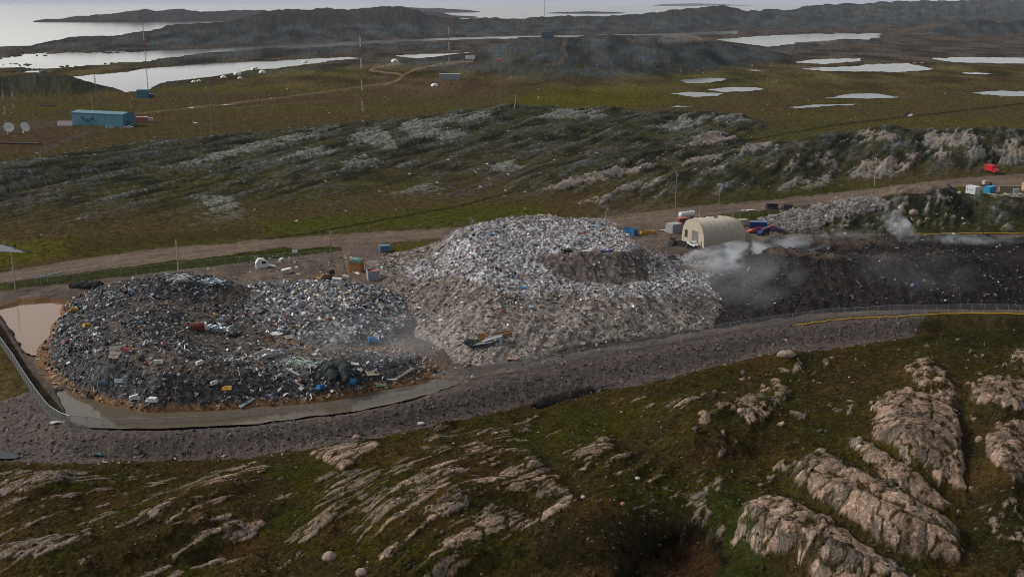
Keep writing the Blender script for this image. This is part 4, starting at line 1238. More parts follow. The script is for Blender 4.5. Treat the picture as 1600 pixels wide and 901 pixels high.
# low growth: countless cushions of moss, heather and sedge that give the tundra its grain
def tus_dens(x, y, u, v, z):
    return ((v > curve(u, toe_line) + 4) & (v < 960)) * np.clip(.5 + .7 * fbm(x / 5, y / 5, 3, 175), .05, 1)
def tus_col(n, u, v, x, y, z):
    return pick(n, [(4,(.030,.027,.014)),(4,(.042,.038,.014)),(3,(.022,.022,.011)),(2.5,(.062,.048,.022)),(2,(.036,.044,.012)),(.6,(.085,.065,.032)),(.5,(.07,.075,.06))])
m_tus = mat_attr('tussock', 1.0, (6.0,), (.35,), 0, .1, .0)
def tus(name, n, box, dens, colr, smin, smax, label, seed_pow=2.0):
    x = rng.uniform(box[0], box[1], n); y = rng.uniform(box[2], box[3], n)
    z = terr(x, y); u, v = proj(x, y, z)
    # keep bare rock bare: look up the ground's own cover
    c = np.clip(((proj(x, y, 0.0)[0] - PXS[0]) / 1.5).astype(int), 0, NC - 1); r = np.clip(np.interp(proj(x, y, 0.0)[1], _vrow, np.arange(NR)[::-1]).astype(int), 0, NR - 1)
    k = (rng.random(n) < dens(x, y, u, v, z)) & (cls[r, c] == 0) & (np.maximum(np.maximum(bare[r, c] * near[r, c], rock_g[r, c]), rock_p[r, c]) < .35) & (mk[r, c] < .1)
    x, y, z, u, v = x[k], y[k], z[k], u[k], v[k]; n = len(x)
    s = smin + (smax - smin) * rng.random(n) ** seed_pow
    V_ = ICO_V[None] * (1 + rng.normal(0, .22, (n, 12, 1))) * np.stack([s, s * rng.uniform(.7, 1.2, n), s * rng.uniform(.25, .5, n)], -1)[:, None]
    V_ = V_ + np.stack([x, y, z], -1)[:, None]
    F_ = (ICO_F[None] + (np.arange(n) * 12)[:, None, None]).reshape(-1, 3)
    tag(mesh_obj(name, V_.reshape(-1, 3), F_, m_tus, np.repeat(colr(n, u, v, x, y, z), 12, 0)), label, 'ground cover', kind='stuff')
tus('tundra_cushions', 70000, (-115, 150, 110, 300), tus_dens, tus_col, .10, .42, 'brown and green cushions of moss and heather on the foreground tundra')
def tus2_dens(x, y, u, v, z):
    return ((v < curve(u, road_top) - 2) & (v > 175)) * np.clip(.45 + .8 * fbm(x / 14, y / 14, 3, 176), .03, 1)
tus('tundra_cushions', 60000, (-300, 300, 330, 740), tus2_dens, tus_col, 0.2, .6, 'dark low heather on the ridge behind the road')
def speck_dens(x, y, u, v, z):
    return ((v < 330) & (v > 95)) * np.clip(.15 + .9 * fbm(x / 60, y / 60, 3, 177), .01, .8)
scatter('pale_scraps', 3200, (-520, 420, 380, 1500), terr, speck_dens, [(4,(.55,.55,.54)),(2,(.36,.35,.33)),(.3,(.4,.2,.1))], .25, 1.3, 'white stones and windblown scraps dotted over the far tundra', kinds=(.6,.3,.1,0), m=m_stone, power=2.6)
# ================================================================== THINGS
class B:
    """collects simple solids for one part"""
    def __init__(s):
        s.v, s.f = [], []
    def add(s, V, Fc, M=None):
        o = len(s.v)
        for p in V:
            p = Vector(p)
            s.v.append(tuple(M @ p) if M is not None else tuple(p))
        s.f += [tuple(i + o for i in f) for f in Fc]
        return s
    def box(s, c, d, M=None, taper=1.0, bev=0.0):
        x, y, z = d[0] / 2, d[1] / 2, d[2] / 2
        if bev:
            b = bev
            ring = [(-x + b, -y), (x - b, -y), (x, -y + b), (x, y - b), (x - b, y), (-x + b, y), (-x, y - b), (-x, -y + b)]
            lv = [(-z, .94), (-z + b, 1), (z - b, 1), (z, .94)]
            V = [(c[0] + p[0] * k, c[1] + p[1] * k, c[2] + h) for h, k in lv for p in ring]
            Fc = [(r * 8 + i, r * 8 + (i + 1) % 8, r * 8 + 8 + (i + 1) % 8, r * 8 + 8 + i) for r in range(3) for i in range(8)]
            Fc += [tuple(range(7, -1, -1)), tuple(range(24, 32))]
            return s.add(V, Fc, M)
        t = taper
        V = [(c[0] + a * x * (t if e > 0 else 1), c[1] + b_ * y * (t if e > 0 else 1), c[2] + e * z) for a in (-1, 1) for b_ in (-1, 1) for e in (-1, 1)]
        return s.add(V, [tuple(f) for f in BOX_F.tolist()], M)
    def tube(s, p, q, r, r2=None, n=7, cap=True):
        p, q = Vector(p), Vector(q)
        r2 = r if r2 is None else r2
        d = (q - p).normalized()
        a = d.orthogonal().normalized()
        b = d.cross(a)
        V = []
        for c, rr in ((p, r), (q, r2)):
            for i in range(n):
                t = 6.28318 * i / n
                V.append(c + a * math.cos(t) * rr + b * math.sin(t) * rr)
        Fc = [(i, (i + 1) % n, n + (i + 1) % n, n + i) for i in range(n)]
        if cap:
            Fc += [tuple(range(n - 1, -1, -1)), tuple(range(n, 2 * n))]
        return s.add(V, Fc)
    def path(s, pts, r, n=6):
        P = [Vector(p) for p in pts]
        V, Fc = [], []
        for i, p in enumerate(P):
            d = (P[min(i + 1, len(P) - 1)] - P[max(i - 1, 0)]).normalized()
            a = d.cross(Vector((0, 0, 1)))
            a = a.normalized() if a.length > 1e-4 else Vector((1, 0, 0))
            b = a.cross(d)
            for k in range(n):
                t = 6.28318 * k / n
                V.append(p + a * math.cos(t) * r + b * math.sin(t) * r)
        for i in range(len(P) - 1):
            for k in range(n):
                Fc.append((i * n + k, i * n + (k + 1) % n, (i + 1) * n + (k + 1) % n, (i + 1) * n + k))
        Fc += [tuple(range(n - 1, -1, -1)), tuple(range((len(P) - 1) * n, len(P) * n))]
        return s.add(V, Fc)
    def prism(s, prof, y0, y1, M=None):
        """outline in x, z pushed from y0 to y1"""
        n = len(prof)
        V = [(x, y0, z) for x, z in prof] + [(x, y1, z) for x, z in prof]
        Fc = [(i, n + i, n + (i + 1) % n, (i + 1) % n) for i in range(n)] + [tuple(range(n)), tuple(range(2 * n - 1, n - 1, -1))]
        return s.add(V, Fc, M)
    def blob(s, c, r, jit=.12, sub=1, seed=0):
        """lumpy stone or bundle"""
        rr = random.Random(seed)
        V = [Vector(v) for v in ICO_V]
        Fc = [tuple(f) for f in ICO_F.tolist()]
        for _ in range(sub):
            cache, nf = {}, []
            def mid(i, j):
                k = (min(i, j), max(i, j))
                if k not in cache:
                    V.append(((V[i] + V[j]) / 2).normalized())
                    cache[k] = len(V) - 1
                return cache[k]
            for a, b, c_ in Fc:
                ab, bc_, ca = mid(a, b), mid(b, c_), mid(c_, a)
                nf += [(a, ab, ca), (b, bc_, ab), (c_, ca, bc_), (ab, bc_, ca)]
            Fc = nf
        V = [v * (1 + rr.uniform(-jit, jit)) for v in V]
        return s.add([(c[0] + v.x * r[0], c[1] + v.y * r[1], c[2] + v.z * r[2]) for v in V], Fc)
    def part(s, name, m, parent=None, smooth=False, label=None):
        me = bpy.data.meshes.new(name)
        me.from_pydata(s.v, [], s.f)
        me.materials.append(m)
        if smooth:
            me.polygons.foreach_set('use_smooth', [True] * len(me.polygons))
        import bmesh
        bm = bmesh.new(); bm.from_mesh(me)
        bmesh.ops.recalc_face_normals(bm, faces=bm.faces)
        bm.to_mesh(me); bm.free()
        o = bpy.data.objects.new(name, me)
        COL.objects.link(o)
        if parent: o.parent = parent
        if label: o['label'] = label
        return o

def thing(name, label, cat, loc, rz=0, group=None, tilt=None):
    o = bpy.data.objects.new(name, None)
    o.empty_display_size = .3
    COL.objects.link(o)
    o.location = loc
    o.rotation_euler = (tilt[0] if tilt else 0, tilt[1] if tilt else 0, rz)
    return tag(o, label, cat, group)

def copy_thing(src, loc, rz, label=None, group=None):
    c = src.copy(); COL.objects.link(c)
    c.location = loc; c.rotation_euler = (0, 0, rz)
    if label: c['label'] = label
    if group: c['group'] = group
    for ch in list(src.children):
        d = ch.copy(); COL.objects.link(d); d.parent = c
        for g in list(ch.children):
            e = g.copy(); COL.objects.link(e); e.parent = d
    return c

def yaw(p, q):
    """plan direction from one photo pixel on the ground to another"""
    a, b = gp(*p), gp(*q)
    return math.atan2(b[1] - a[1], b[0] - a[0])

WH = mat('white_paint', (.66,.66,.65), .5); OFFW = mat('off_white', (.50,.49,.46), .6); GRY = mat('grey_paint', (.26,.27,.28), .55)
DGR = mat('dark_grey', (.05,.05,.055), .5); BLK = mat('black_rubber', (.015,.015,.016), .8); GALV = mat('galvanised_steel', (.34,.35,.36), .45, .15, 3, .6)
TEAL = mat('teal_cladding', (.025,.135,.19), .5, .12); TEALR = mat('teal_roof', (.085,.20,.25), .5, .12); BLU = mat('blue_paint', (.02,.13,.30), .5); SKY_ = mat('bright_blue_paint', (.01,.25,.48), .5)
NAVY = mat('navy_paint', (.012,.04,.16), .5); REDP = mat('red_paint', (.42,.012,.02), .4); PINKR = mat('faded_red_paint', (.40,.11,.09), .6); YEL = mat('yellow_paint', (.48,.26,.03), .55)
YELH = mat('yellow_hose', (.55,.33,.02), .5); RST = mat('rust', (.13,.035,.018), .85, .4, 3); WOOD = mat('weathered_wood', (.24,.17,.11), .85, .3, 4); OWOOD = mat('orange_plywood', (.36,.17,.05), .8, .25, 3)
TANV = mat('tan_fabric', (.47,.42,.345), .85, .07, .8); TANW = mat('tan_end_wall', (.42,.36,.28), .85, .1, .8); GLS = mat('dark_glass', (.02,.025,.03), .15, .05); GRNR = mat('green_roof', (.14,.24,.19), .6)
BEI = mat('beige_paint', (.38,.33,.25), .7); POLE = mat('pole_wood', (.21,.185,.16), .9, .25, 3); MRED = mat('mast_red', (.26,.05,.04), .6); MWH = mat('mast_white', (.52,.52,.52), .6); MGR = mat('mast_grey', (.16,.16,.165), .6, .1, 2, .3)
GREEN_ = mat('green_paint', (.09,.16,.12), .6); TARP = mat('blue_tarp', (.03,.17,.42), .6); ORB = mat('orange_brown', (.24,.12,.035), .6); ROCK = mat('pink_boulder', (.29,.21,.17), .9, .35, 1.2, 0, .8); ROCKW = mat('pale_boulder', (.46,.42,.38), .9, .3, 1.2, 0, .6)
NET = mat('dark_netting', (.012,.022,.024), .9, .4, 3); CARP = mat('maroon_paint', (.16,.03,.045), .5, .3); PURP = mat('dark_violet_paint', (.05,.03,.09), .5)
STEELJ = mat('bluish_sheet_steel', (.30,.37,.42), .45, .3, 2, .3)

# ------------------------------------------------------------------ fabric shelter by the yard
fl_ = (1066, 377); fr_ = (1097, 389); bk_ = (1171, 381)
ax = yaw(fr_, bk_)
x0, y0, z0 = hit(1082, 383.2, terr)
sh = thing('fabric_shelter', 'large tan arched fabric shelter with a grey door in its end wall', 'shelter', (x0, y0, z0 - .1), ax)
HW, HT, LN = 6.6, 8.6, 18.6
def arch(k=1.0, n=20):
    o = []
    for i in range(n + 1):
        t = math.pi * i / n
        c, s_ = math.cos(t), math.sin(t)
        o.append((HW * k * math.copysign(abs(c) ** .72, c), HT * (.35 + .65 * k) * abs(s_) ** .80))
    return o
b = B(); V_, F_ = [], []
secs = [(0, 1.0)] + [(LN * .62 * i / 7, 1.0 - .018 * (i % 2)) for i in range(1, 8)] + [(LN * .62 + LN * .38 * math.sin(t), math.cos(t) ** .7) for t in (.3, .6, .9, 1.15, 1.35, 1.5)]
for x, k in secs:
    for yy, zz in arch(k):
        V_.append((x, yy, zz))
n_ = 21
for i in range(len(secs) - 1):
    for j in range(n_ - 1):
        F_.append((i * n_ + j, (i + 1) * n_ + j, (i + 1) * n_ + j + 1, i * n_ + j + 1))
F_.append(tuple(range((len(secs) - 1) * n_, len(secs) * n_)))
b.add(V_, F_); b.part('canopy', TANV, sh, True)
b = B(); pr = arch(.985)
V_ = [(.02, y, z) for y, z in pr] + [(.16, y, z) for y, z in pr]
b.add(V_, [tuple(range(n_)), tuple(range(2 * n_ - 1, n_ - 1, -1))]); ew = b.part('end_wall', TANW, sh)
for i in range(1, 6):
    b = B(); x = LN * .62 * i / 5
    b.path([(x, yy * 1.006, zz * 1.006) for yy, zz in arch(1.0)], .07, 5); b.part('seam', mat('pale_seam', (.58,.52,.43), .8), sh, True)
b = B(); b.box((-.05, -1.2, 2.5), (.14, 3.4, 5.0)); dr = b.part('door', mat('grey_door', (.15,.155,.155), .6), sh)
b = B(); b.box((-.03, 3.9, 3.3), (.12, 1.5, 2.4)); b.part('window', mat('dark_opening', (.03,.028,.026), .8), sh)
b = B(); b.box((-.03, -4.5, 1.2), (.12, 1.0, 2.2)); b.part('side_door', mat('tan_door', (.30,.26,.20), .7), sh)
b = B(); b.box((8.2, 0, HT + .12), (1.6, .8, .4), bev=.1); b.part('roof_vent', GRY, sh)

# ------------------------------------------------------------------ vehicles
def pickup(label, loc, rz, paint, name='pickup_truck'):
    t = thing(name, label, 'pickup truck', loc, rz)
    B().box((0, 0, .72), (5.4, 1.9, .5), bev=.12).part('chassis', paint, t)
    b = B(); b.prism([(-.35, .95), (1.55, .95), (1.0, 1.75), (-.2, 1.78)], -.86, .86); cb = b.part('cab', paint, t)
    b = B(); b.prism([(-.22, 1.08), (1.36, 1.08), (.95, 1.66), (-.14, 1.68)], -.885, .885); b.part('window', GLS, cb)
    b = B(); b.box((2.05, 0, 1.0), (1.3, 1.84, .22), bev=.08); b.part('bonnet', paint, t)
    b = B()
    for yy in (-.9, .9): b.box((-1.5, yy, 1.12), (2.3, .1, .4))
    b.box((-2.62, 0, 1.12), (.1, 1.7, .4)); b.part('load_bed', paint, t)
    for xx in (-1.65, 1.7):
        for yy in (-.9, .9):
            b = B(); b.tube((xx, yy - .12, .38), (xx, yy + .12, .38), .38, n=12); b.part('wheel', BLK, t)
    for yy in (-.65, .65):
        B().box((2.7, yy, .85), (.08, .4, .2)).part('headlight', GLS, t)
    B().box((2.74, 0, .55), (.14, 1.9, .18)).part('bumper', GRY, t)
    return t
p = hit(1083, 386.5, terr)
pickup('white pickup truck parked at the door end of the tan shelter', (p[0], p[1], p[2] + .02), yaw((1070, 378), (1096, 390)), WH)

p = hit(1550, 271, terr)
rt_ = thing('box_truck', 'bright red box truck standing at the roadside on the right', 'truck', (p[0], p[1], p[2] + .02), yaw((1538, 268), (1566, 274)))
B().box((-1.3, 0, 2.35), (5.4, 2.5, 2.7), bev=.1).part('cargo_box', REDP, rt_)
B().box((-.2, 0, .8), (7.4, 1.9, .3)).part('chassis', DGR, rt_)
b = B(); b.prism([(1.5, .8), (3.4, .8), (3.3, 1.7), (2.7, 2.5), (1.5, 2.5)], -1.1, 1.1); cb = b.part('cab', REDP, rt_)
b = B(); b.prism([(2.78, 1.72), (3.36, 1.72), (2.84, 2.4), (2.76, 2.4)], -1.02, 1.02); b.part('windscreen', mat('greyish_glass', (.22,.2,.21), .25), cb)
for xx in (-2.6, 2.5):
    for yy in (-1.05, 1.05):
        B().tube((xx, yy - .16, .48), (xx, yy + .16, .48), .48, n=12).part('wheel', BLK, rt_)

p = hit(513, 437, top)
bd = thing('bulldozer', 'small orange brown bulldozer with a dark cab among the trash', 'bulldozer', (p[0], p[1], p[2]), yaw((525, 434), (502, 437)))
for yy in (-1.0, 1.0):
    b = B(); b.prism([(-2.0, .3), (-1.7, 0), (1.7, 0), (2.1, .35), (1.9, .85), (-1.6, .95), (-2.0, .7)], yy - .28, yy + .28); b.part('track', DGR, bd)
B().box((.7, 0, 1.25), (2.4, 1.3, .95), bev=.12).part('engine_cover', ORB, bd)
cb = B().box((-.9, 0, 1.9), (1.5, 1.5, 1.9), bev=.12).part('cab', ORB, bd)
B().box((-.9, 0, 2.2), (1.54, 1.54, .9)).part('window', GLS, cb)
B().box((-.9, 0, 2.93), (1.8, 1.8, .12)).part('cab_roof', DGR, bd)
b = B(); b.prism([(2.5, .1), (2.7, .1), (2.9, .6), (2.75, 1.2), (2.62, 1.2), (2.7, .6)], -1.7, 1.7); b.part('blade', ORB, bd)
for yy in (-1.1, 1.1): B().tube((0, yy, .6), (2.6, yy, .5), .1).part('push_arm', ORB, bd)
B().tube((1.2, .35, 1.7), (1.2, .35, 2.5), .08).part('exhaust', DGR, bd)

p = hit(1051, 384, terr)
fk = thing('wheel_loader', 'small dark loader with a raised mast left of the white pickup', 'loader', (p[0], p[1], p[2] + .02), yaw((1058, 380), (1044, 386)))
B().box((-.2, 0, 1.1), (2.8, 1.4, .9), bev=.1).part('body', DGR, fk)
cb = B().box((-.2, 0, 2.1), (1.2, 1.3, 1.2), bev=.08).part('cab', mat('maroon_cab', (.09,.03,.035), .6), fk)
B().box((-.2, 0, 2.25), (1.24, 1.34, .6)).part('window', GLS, cb)
b = B(); b.box((2.0, 0, .6), (.8, 1.9, .7), taper=.8); b.part('bucket', DGR, fk)
for yy in (-.6, .6): B().tube((.2, yy, 1.5), (1.9, yy, .8), .09).part('lift_arm', DGR, fk)
for xx in (-1.1, .9):
    for yy in (-.8, .8):
        B().tube((xx, yy - .18, .5), (xx, yy + .18, .5), .5, n=12).part('wheel', BLK, fk)

def wrecked_car(label, px, py, rz, paint, group=None):
    p = hit(px, py, terr)
    t = thing('scrap_car', label, 'scrap car', (p[0], p[1], p[2] - .1), rz, group)
    b = B(); b.prism([(-2.1, .3), (2.1, .35), (2.15, .8), (1.3, .92), (.8, 1.3), (-.7, 1.35), (-1.4, .95), (-2.15, .9)], -.8, .8); b.part('body', paint, t)
    B().prism([(-.62, .98), (1.12, .95), (.74, 1.24), (-.58, 1.28)], -.815, .815).part('window', GLS, t)
    for xx in (-1.3, 1.3):
        for yy in (-.74, .74): B().tube((xx, yy - .1, .32), (xx, yy + .1, .32), .32, n=10).part('wheel', BLK, t)
    return t
for i, (px, py, a, m_, l) in enumerate([
 (1176,364,.3,PINKR,'faded pink red scrap car nearest the shelter behind the smoke'),(1187,361,-.2,CARP,'maroon scrap car between the pink one and the violet ones'),
 (1198,362,.5,PURP,'dark violet scrap car at the middle of the scrap row'),(1207,359,.1,CARP,'maroon scrap car under the foot of the rubble heap'),(1214,363,-.4,PURP,'dark violet scrap car at the right end of the scrap row'),
 (1190,367,.9,NAVY,'navy scrap car in front of the scrap row, in the smoke')]):
    wrecked_car(l, px, py, a, m_)

# ------------------------------------------------------------------ containers, bins, huts
def container(name, label, cat, px, py, rz, dims, m_, top_m=None, f=terr, lid=True, ribs=True):
    p = hit(px, py, f)
    t = thing(name, label, cat, (p[0], p[1], p[2] - .03), rz)
    L, W, Hh = dims
    b = B(); b.box((0, 0, Hh / 2), (L, W, Hh - .16))
    if ribs:
        n = max(4, int(L / .6))
        for i in range(n):
            x = -L / 2 + (i + .5) * L / n
            for s_ in (-1, 1): b.box((x, s_ * (W / 2 + .03), Hh / 2), (L / n * .45, .06, Hh * .8))
    b.part('body', m_, t)
    if lid: B().box((0, 0, Hh - .04), (L + .1, W + .1, .1)).part('roof', top_m or m_, t)
    b = B()
    for s_ in (-1, 1):
        b.box((L / 2 + .05, s_ * W * .25, Hh / 2), (.08, W * .44, Hh * .86))
    b.part('door', m_, t)
    return t
def skip(name, label, px, py, rz, dims, m_, fill=None, f=terr, cat='skip'):
    p = hit(px, py, f)
    t = thing(name, label, cat, (p[0], p[1], p[2] - .03), rz)
    L, W, Hh = dims
    b = B(); th = .1
    for s_ in (-1, 1):
        b.box((0, s_ * W / 2, Hh / 2), (L, th, Hh)); b.box((s_ * L / 2, 0, Hh / 2), (th, W - th, Hh))
    b.box((0, 0, .12), (L - th, W - th, .1))
    for i in range(5):
        x = -L / 2 + (i + .5) * L / 5
        for s_ in (-1, 1): b.box((x, s_ * (W / 2 + .09), Hh / 2), (.12, .08, Hh * .9))
    b.part('body', m_, t)
    if fill:
        b = B()
        for i in range(10): b.blob((random.uniform(-.4, .4) * L, random.uniform(-.35, .35) * W, Hh * .75), (L * .12, W * .18, Hh * .25), .25, 0, i)
        b.part('load', fill, t)
    return t
skip('skip', 'blue skip half hidden behind the right shoulder of the tallest mound', 985, 367, yaw((960, 368), (978, 371)), (4.6, 2.4, 2.2), BLU, None)
skip('skip', 'low yellow skip standing alone in the yard', 1011, 366, yaw((1000, 366), (1022, 365)), (4.4, 2.0, 1.1), YEL, ORB)
container('site_trailer', 'flat roofed grey site trailer beside the tan shelter', 'trailer', 1053, 364, yaw((1044, 364), (1064, 361)), (4.6, 3.6, 3.2), GRY, mat('pale_grey_roof', (.33,.34,.36), .6))
container('cargo_container', 'deep blue container behind the right end of the tan shelter', 'container', 1184, 358, yaw((1160, 358), (1190, 359)), (5.8, 2.4, 2.7), NAVY, mat('blue_roof', (.09,.17,.30), .5))
container('shed', 'low tan roofed shed between the shelter and the blue container', 'shed', 1157, 352, yaw((1146, 353), (1170, 351)), (5.0, 2.2, 2.0), TANW, BEI, ribs=False)
container('cargo_container', 'low red container under the white tank', 'container', 1066, 350, yaw((1058, 351), (1076, 349)), (4.2, 2.2, 2.2), mat('dull_red', (.16,.045,.035), .7), PINKR)
skip('skip', 'dark navy skip by the roadside left of the rubble heap', 1206, 327, 0.1, (4.2, 2.2, 2.0), mat('navy_black', (.008,.012,.03), .6), DGR)
skip('skip', 'dark brown skip by the roadside behind the rubble heap', 1230, 326, 0.2, (3.6, 2.2, 1.6), mat('brown_black', (.03,.022,.018), .7), DGR)
container('cargo_container', 'small pale blue container beside the gate on the road', 'container', 601, 393, yaw((592, 393), (609, 392)), (3.3, 2.2, 2.0), mat('pale_blue_paint', (.07,.19,.30), .55), None, f=top)

p = hit(557, 424, top)
hu = thing('shed', 'orange plywood shed with a rounded green roof', 'shed', (p[0], p[1], p[2] - .05), yaw((548, 424), (566, 425)))
B().box((0, 0, 1.5), (3.5, 3.0, 3.0)).part('wall', OWOOD, hu)
b = B(); pf = [(2.0 * math.cos(math.pi * i / 10), 2.95 + .95 * math.sin(math.pi * i / 10)) for i in range(11)]
b.prism(pf, -1.75, 1.75); b.part('roof', GRNR, hu)
B().box((.2, -1.53, 1.7), (.9, .06, .7)).part('window', mat('dull_ochre', (.30,.2,.1), .8), hu)
p = hit(583, 437, top)
hu = thing('open_container', 'tall grey open topped steel box with a red interior', 'container', (p[0], p[1], p[2] - .1), yaw((577, 437), (592, 436)), tilt=(R(4), R(-3)))
L, W, Hh = 3.0, 3.4, 3.2
b = B()
for s_ in (-1, 1):
    b.box((0, s_ * W / 2, Hh / 2), (L, .12, Hh)); b.box((s_ * L / 2, 0, Hh / 2), (.12, W - .14, Hh))
b.part('wall', mat('bluish_grey_steel', (.27,.31,.36), .55), hu)
B().box((0, 0, Hh - .45), (L - .14, W - .14, .1)).part('roof', PINKR, hu)
B().box((-.7, .9, Hh - .2), (.9, .9, .4), bev=.1).part('hatch', DGR, hu)

# tank on stands
p = hit(1073, 345, terr)
tk = thing('storage_tank', 'long white cylindrical tank on stands behind the shelter', 'tank', (p[0], p[1], p[2]), yaw((1058, 346), (1090, 342)))
b = B(); b.tube((-3.1, 0, 2.3), (3.1, 0, 2.3), 1.05, n=20); b.tube((-3.4, 0, 2.3), (-3.1, 0, 2.3), .55, 1.05, n=20); b.tube((3.1, 0, 2.3), (3.4, 0, 2.3), 1.05, .55, n=20)
b.part('shell', WH, tk, False)
for x in (-2, 2): B().box((x, 0, .65), (.3, 1.7, 1.4)).part('stand', DGR, tk)
B().tube((0, 0, 3.3), (0, 0, 3.7), .2).part('hatch', GRY, tk)

# right: office box, blue container, sheds, planks
p = hit(1516, 303, terr)
oc = thing('office_container', 'white office box with a red emblem and dark blue lettering', 'container', (p[0], p[1], p[2]), yaw((1506, 300), (1526, 304)))
B().box((0, 1.2, 1.5), (5.0, 2.6, 3.0)).part('body', mat('pale_white_panel', (.52,.56,.58), .5), oc)
B().box((0, 1.2, 3.05), (5.2, 2.8, .12)).part('roof', WH, oc)
b = B(); b.add([(-2.05, -.12, 1.1), (-1.35, -.12, 1.1), (-1.45, -.12, 2.35), (-1.95, -.12, 2.2)], [(0, 1, 2, 3)]); b.part('emblem', mat('red_mark', (.45,.15,.13), .6), oc)
b = B(); rr = random.Random(4)
for i in range(8):
    x = -.85 + i * .32
    b.box((x, -.115, 1.72 + .03 * (i == 0)), (.09, .02, .62 if i in (0, 3, 4) else .42)); b.box((x + .1, -.115, 1.72 + (-.15 if i % 2 else .12)), (.18, .02, .12))
b.part('lettering', mat('dark_blue_letters', (.02,.05,.13), .6), oc)
container('cargo_container', 'bright blue container joined to the white office box', 'container', 1546, 302, yaw((1538, 303), (1556, 299)), (5.0, 2.6, 2.9), SKY_)
p = hit(1541, 291, terr)
vt_ = thing('utility_trailer', 'tan box on a small dark trailer behind the bright blue container', 'trailer', p, yaw((1530, 291), (1552, 290)))
B().box((-.3, 0, 1.6), (2.6, 1.8, 1.7), bev=.08).part('body', BEI, vt_)
B().box((0, 0, .65), (4.6, 1.6, .2)).part('chassis', DGR, vt_)
for xx in (-1.7, 1.7):
    for yy in (-.8, .8): B().tube((xx, yy - .12, .42), (xx, yy + .12, .42), .42, n=10).part('wheel', BLK, vt_)
B().box((1.7, 0, 1.2), (.8, 1.4, .9)).part('generator', DGR, vt_)
container('shed', 'long grey brown shed at the right edge behind the planks', 'shed', 1577, 300, yaw((1560, 299), (1592, 300)), (8.2, 2.4, 2.6), mat('grey_brown', (.20,.165,.13), .8), mat('brown_roof', (.16,.12,.09), .8), ribs=False)
container('cabinet', 'pale grey metal cabinet against the grey brown shed', 'cabinet', 1587, 303.5, yaw((1560, 299), (1592, 300)), (2.0, .8, 2.2), mat('pale_metal', (.34,.35,.38), .5), None, ribs=False)
container('shed', 'orange tan shed cut off by the right edge', 'shed', 1604, 297, 0.05, (3.4, 2.4, 3.2), mat('orange_tan', (.46,.28,.15), .8), None, ribs=False)
p = hit(1565, 296, terr)
tb = thing('cable_drum', 'small pinkish cable drum beside the bright blue container', 'drum', p, .4)
b = B(); b.tube((0, -.5, .7), (0, -.4, .7), .7, n=14); b.tube((0, .4, .7), (0, .5, .7), .7, n=14); b.part('flange', mat('pink_ply', (.34,.2,.15), .8), tb)
B().tube((0, -.4, .7), (0, .4, .7), .4, n=10).part('core', DGR, tb)
pl0 = None
for i in range(26):
    px, py = random.uniform(1543, 1600), random.uniform(302, 309)
    if px < 1556: py = random.uniform(303, 311)
    p = hit(px, py, terr)
    loc, rz = (p[0], p[1], p[2] + .1 + .05 * (i % 4)), random.uniform(-.7, .7) + (1.2 if i % 5 == 0 else 0)
    lab, gr = 'pale timber plank in the pile below the bright blue container', 'planks in the timber pile'
    if pl0 is None:
        b = B(); b.box((0, 0, 0), (4.2, .32, .12)); b.box((0, 0, .07), (4.0, .02, .02)); pl0 = tag(b.part('timber_plank', mat('pale_timber', (.46,.43,.37), .8, .25, 3)), lab, 'plank', gr)
        pl0.location = loc; pl0.rotation_euler = (0, R(4), rz)
    else:
        o = pl0.copy(); COL.objects.link(o); o.location = loc; o.rotation_euler = (R(random.uniform(-6, 6)), R(random.uniform(-6, 6)), rz); o.scale = (random.uniform(.5, 1.2), 1, 1)

# ------------------------------------------------------------------ upper left: radio station
rzb = yaw((103, 193), (208, 199))
p0 = hit(158, 196.5, terr)
bb = thing('warehouse', 'long teal blue warehouse with a low gable roof', 'building', (p0[0], p0[1] + 5, p0[2] - .2), yaw((120, 197), (196, 201)))
L, W, Hh = 41, 11, 8.0
b = B(); b.prism([(-W / 2, 0), (W / 2, 0), (W / 2, Hh - .2), (0, Hh + .75), (-W / 2, Hh - .2)], -L / 2, L / 2, Matrix.Rotation(R(90), 4, 'Z')); b.part('wall', TEAL, bb)
b = B(); b.prism([(-W / 2 - .3, Hh - .25), (0, Hh + .8), (W / 2 + .3, Hh - .25), (W / 2 + .3, Hh - .05), (0, Hh + 1.05), (-W / 2 - .3, Hh - .05)], -L / 2 - .3, L / 2 + .3, Matrix.Rotation(R(90), 4, 'Z')); b.part('roof', TEALR, bb)
for x, z in ((-12, 4.6), (-8.2, 3.4), (-4.8, 4.6)):
    b = B(); b.box((x, -W / 2 - .35, z), (1.5, .7, 1.8)); b.part('vent_hood', mat('deep_teal', (.012,.06,.09), .6), bb)
b = B(); b.box((11, -W / 2 - .06, 1.2), (2.2, .12, 2.4)); b.part('door', mat('teal_door', (.05,.14,.18), .6), bb)
b = B(); b.box((L / 2 + .06, -1, 1.8), (.12, 3.6, 3.4)); b.part('loading_door', DGR, bb)
for x in (-3, 0, 6, 14):
    b = B()
    b.box((x, -W / 2 - .03, Hh / 2), (.12, .05, Hh - .8)); b.part('downpipe', mat('deep_teal', (.012,.06,.09), .6), bb)
p = hit(103, 196, terr)
container('office_trailer', 'white trailer with a red roof edge at the left end of the teal warehouse', 'trailer', 103, 196.5, yaw((92, 197), (116, 197)), (9.6, 3.4, 3.0), WH, mat('dull_red', (.16,.045,.035), .7), ribs=False)
container('cargo_container', 'red and white container stack end right of the teal warehouse', 'container', 222, 191, .15, (7.5, 2.6, 3.4), PINKR, OFFW)
container('cargo_container', 'grey flat container farthest right of the teal warehouse', 'container', 232, 190, .2, (6.0, 2.6, 2.4), OFFW, GRY)
pickup('small white pickup at the right corner of the teal warehouse', hit(201, 201, terr), .2, OFFW)
p = hit(172, 201, terr)
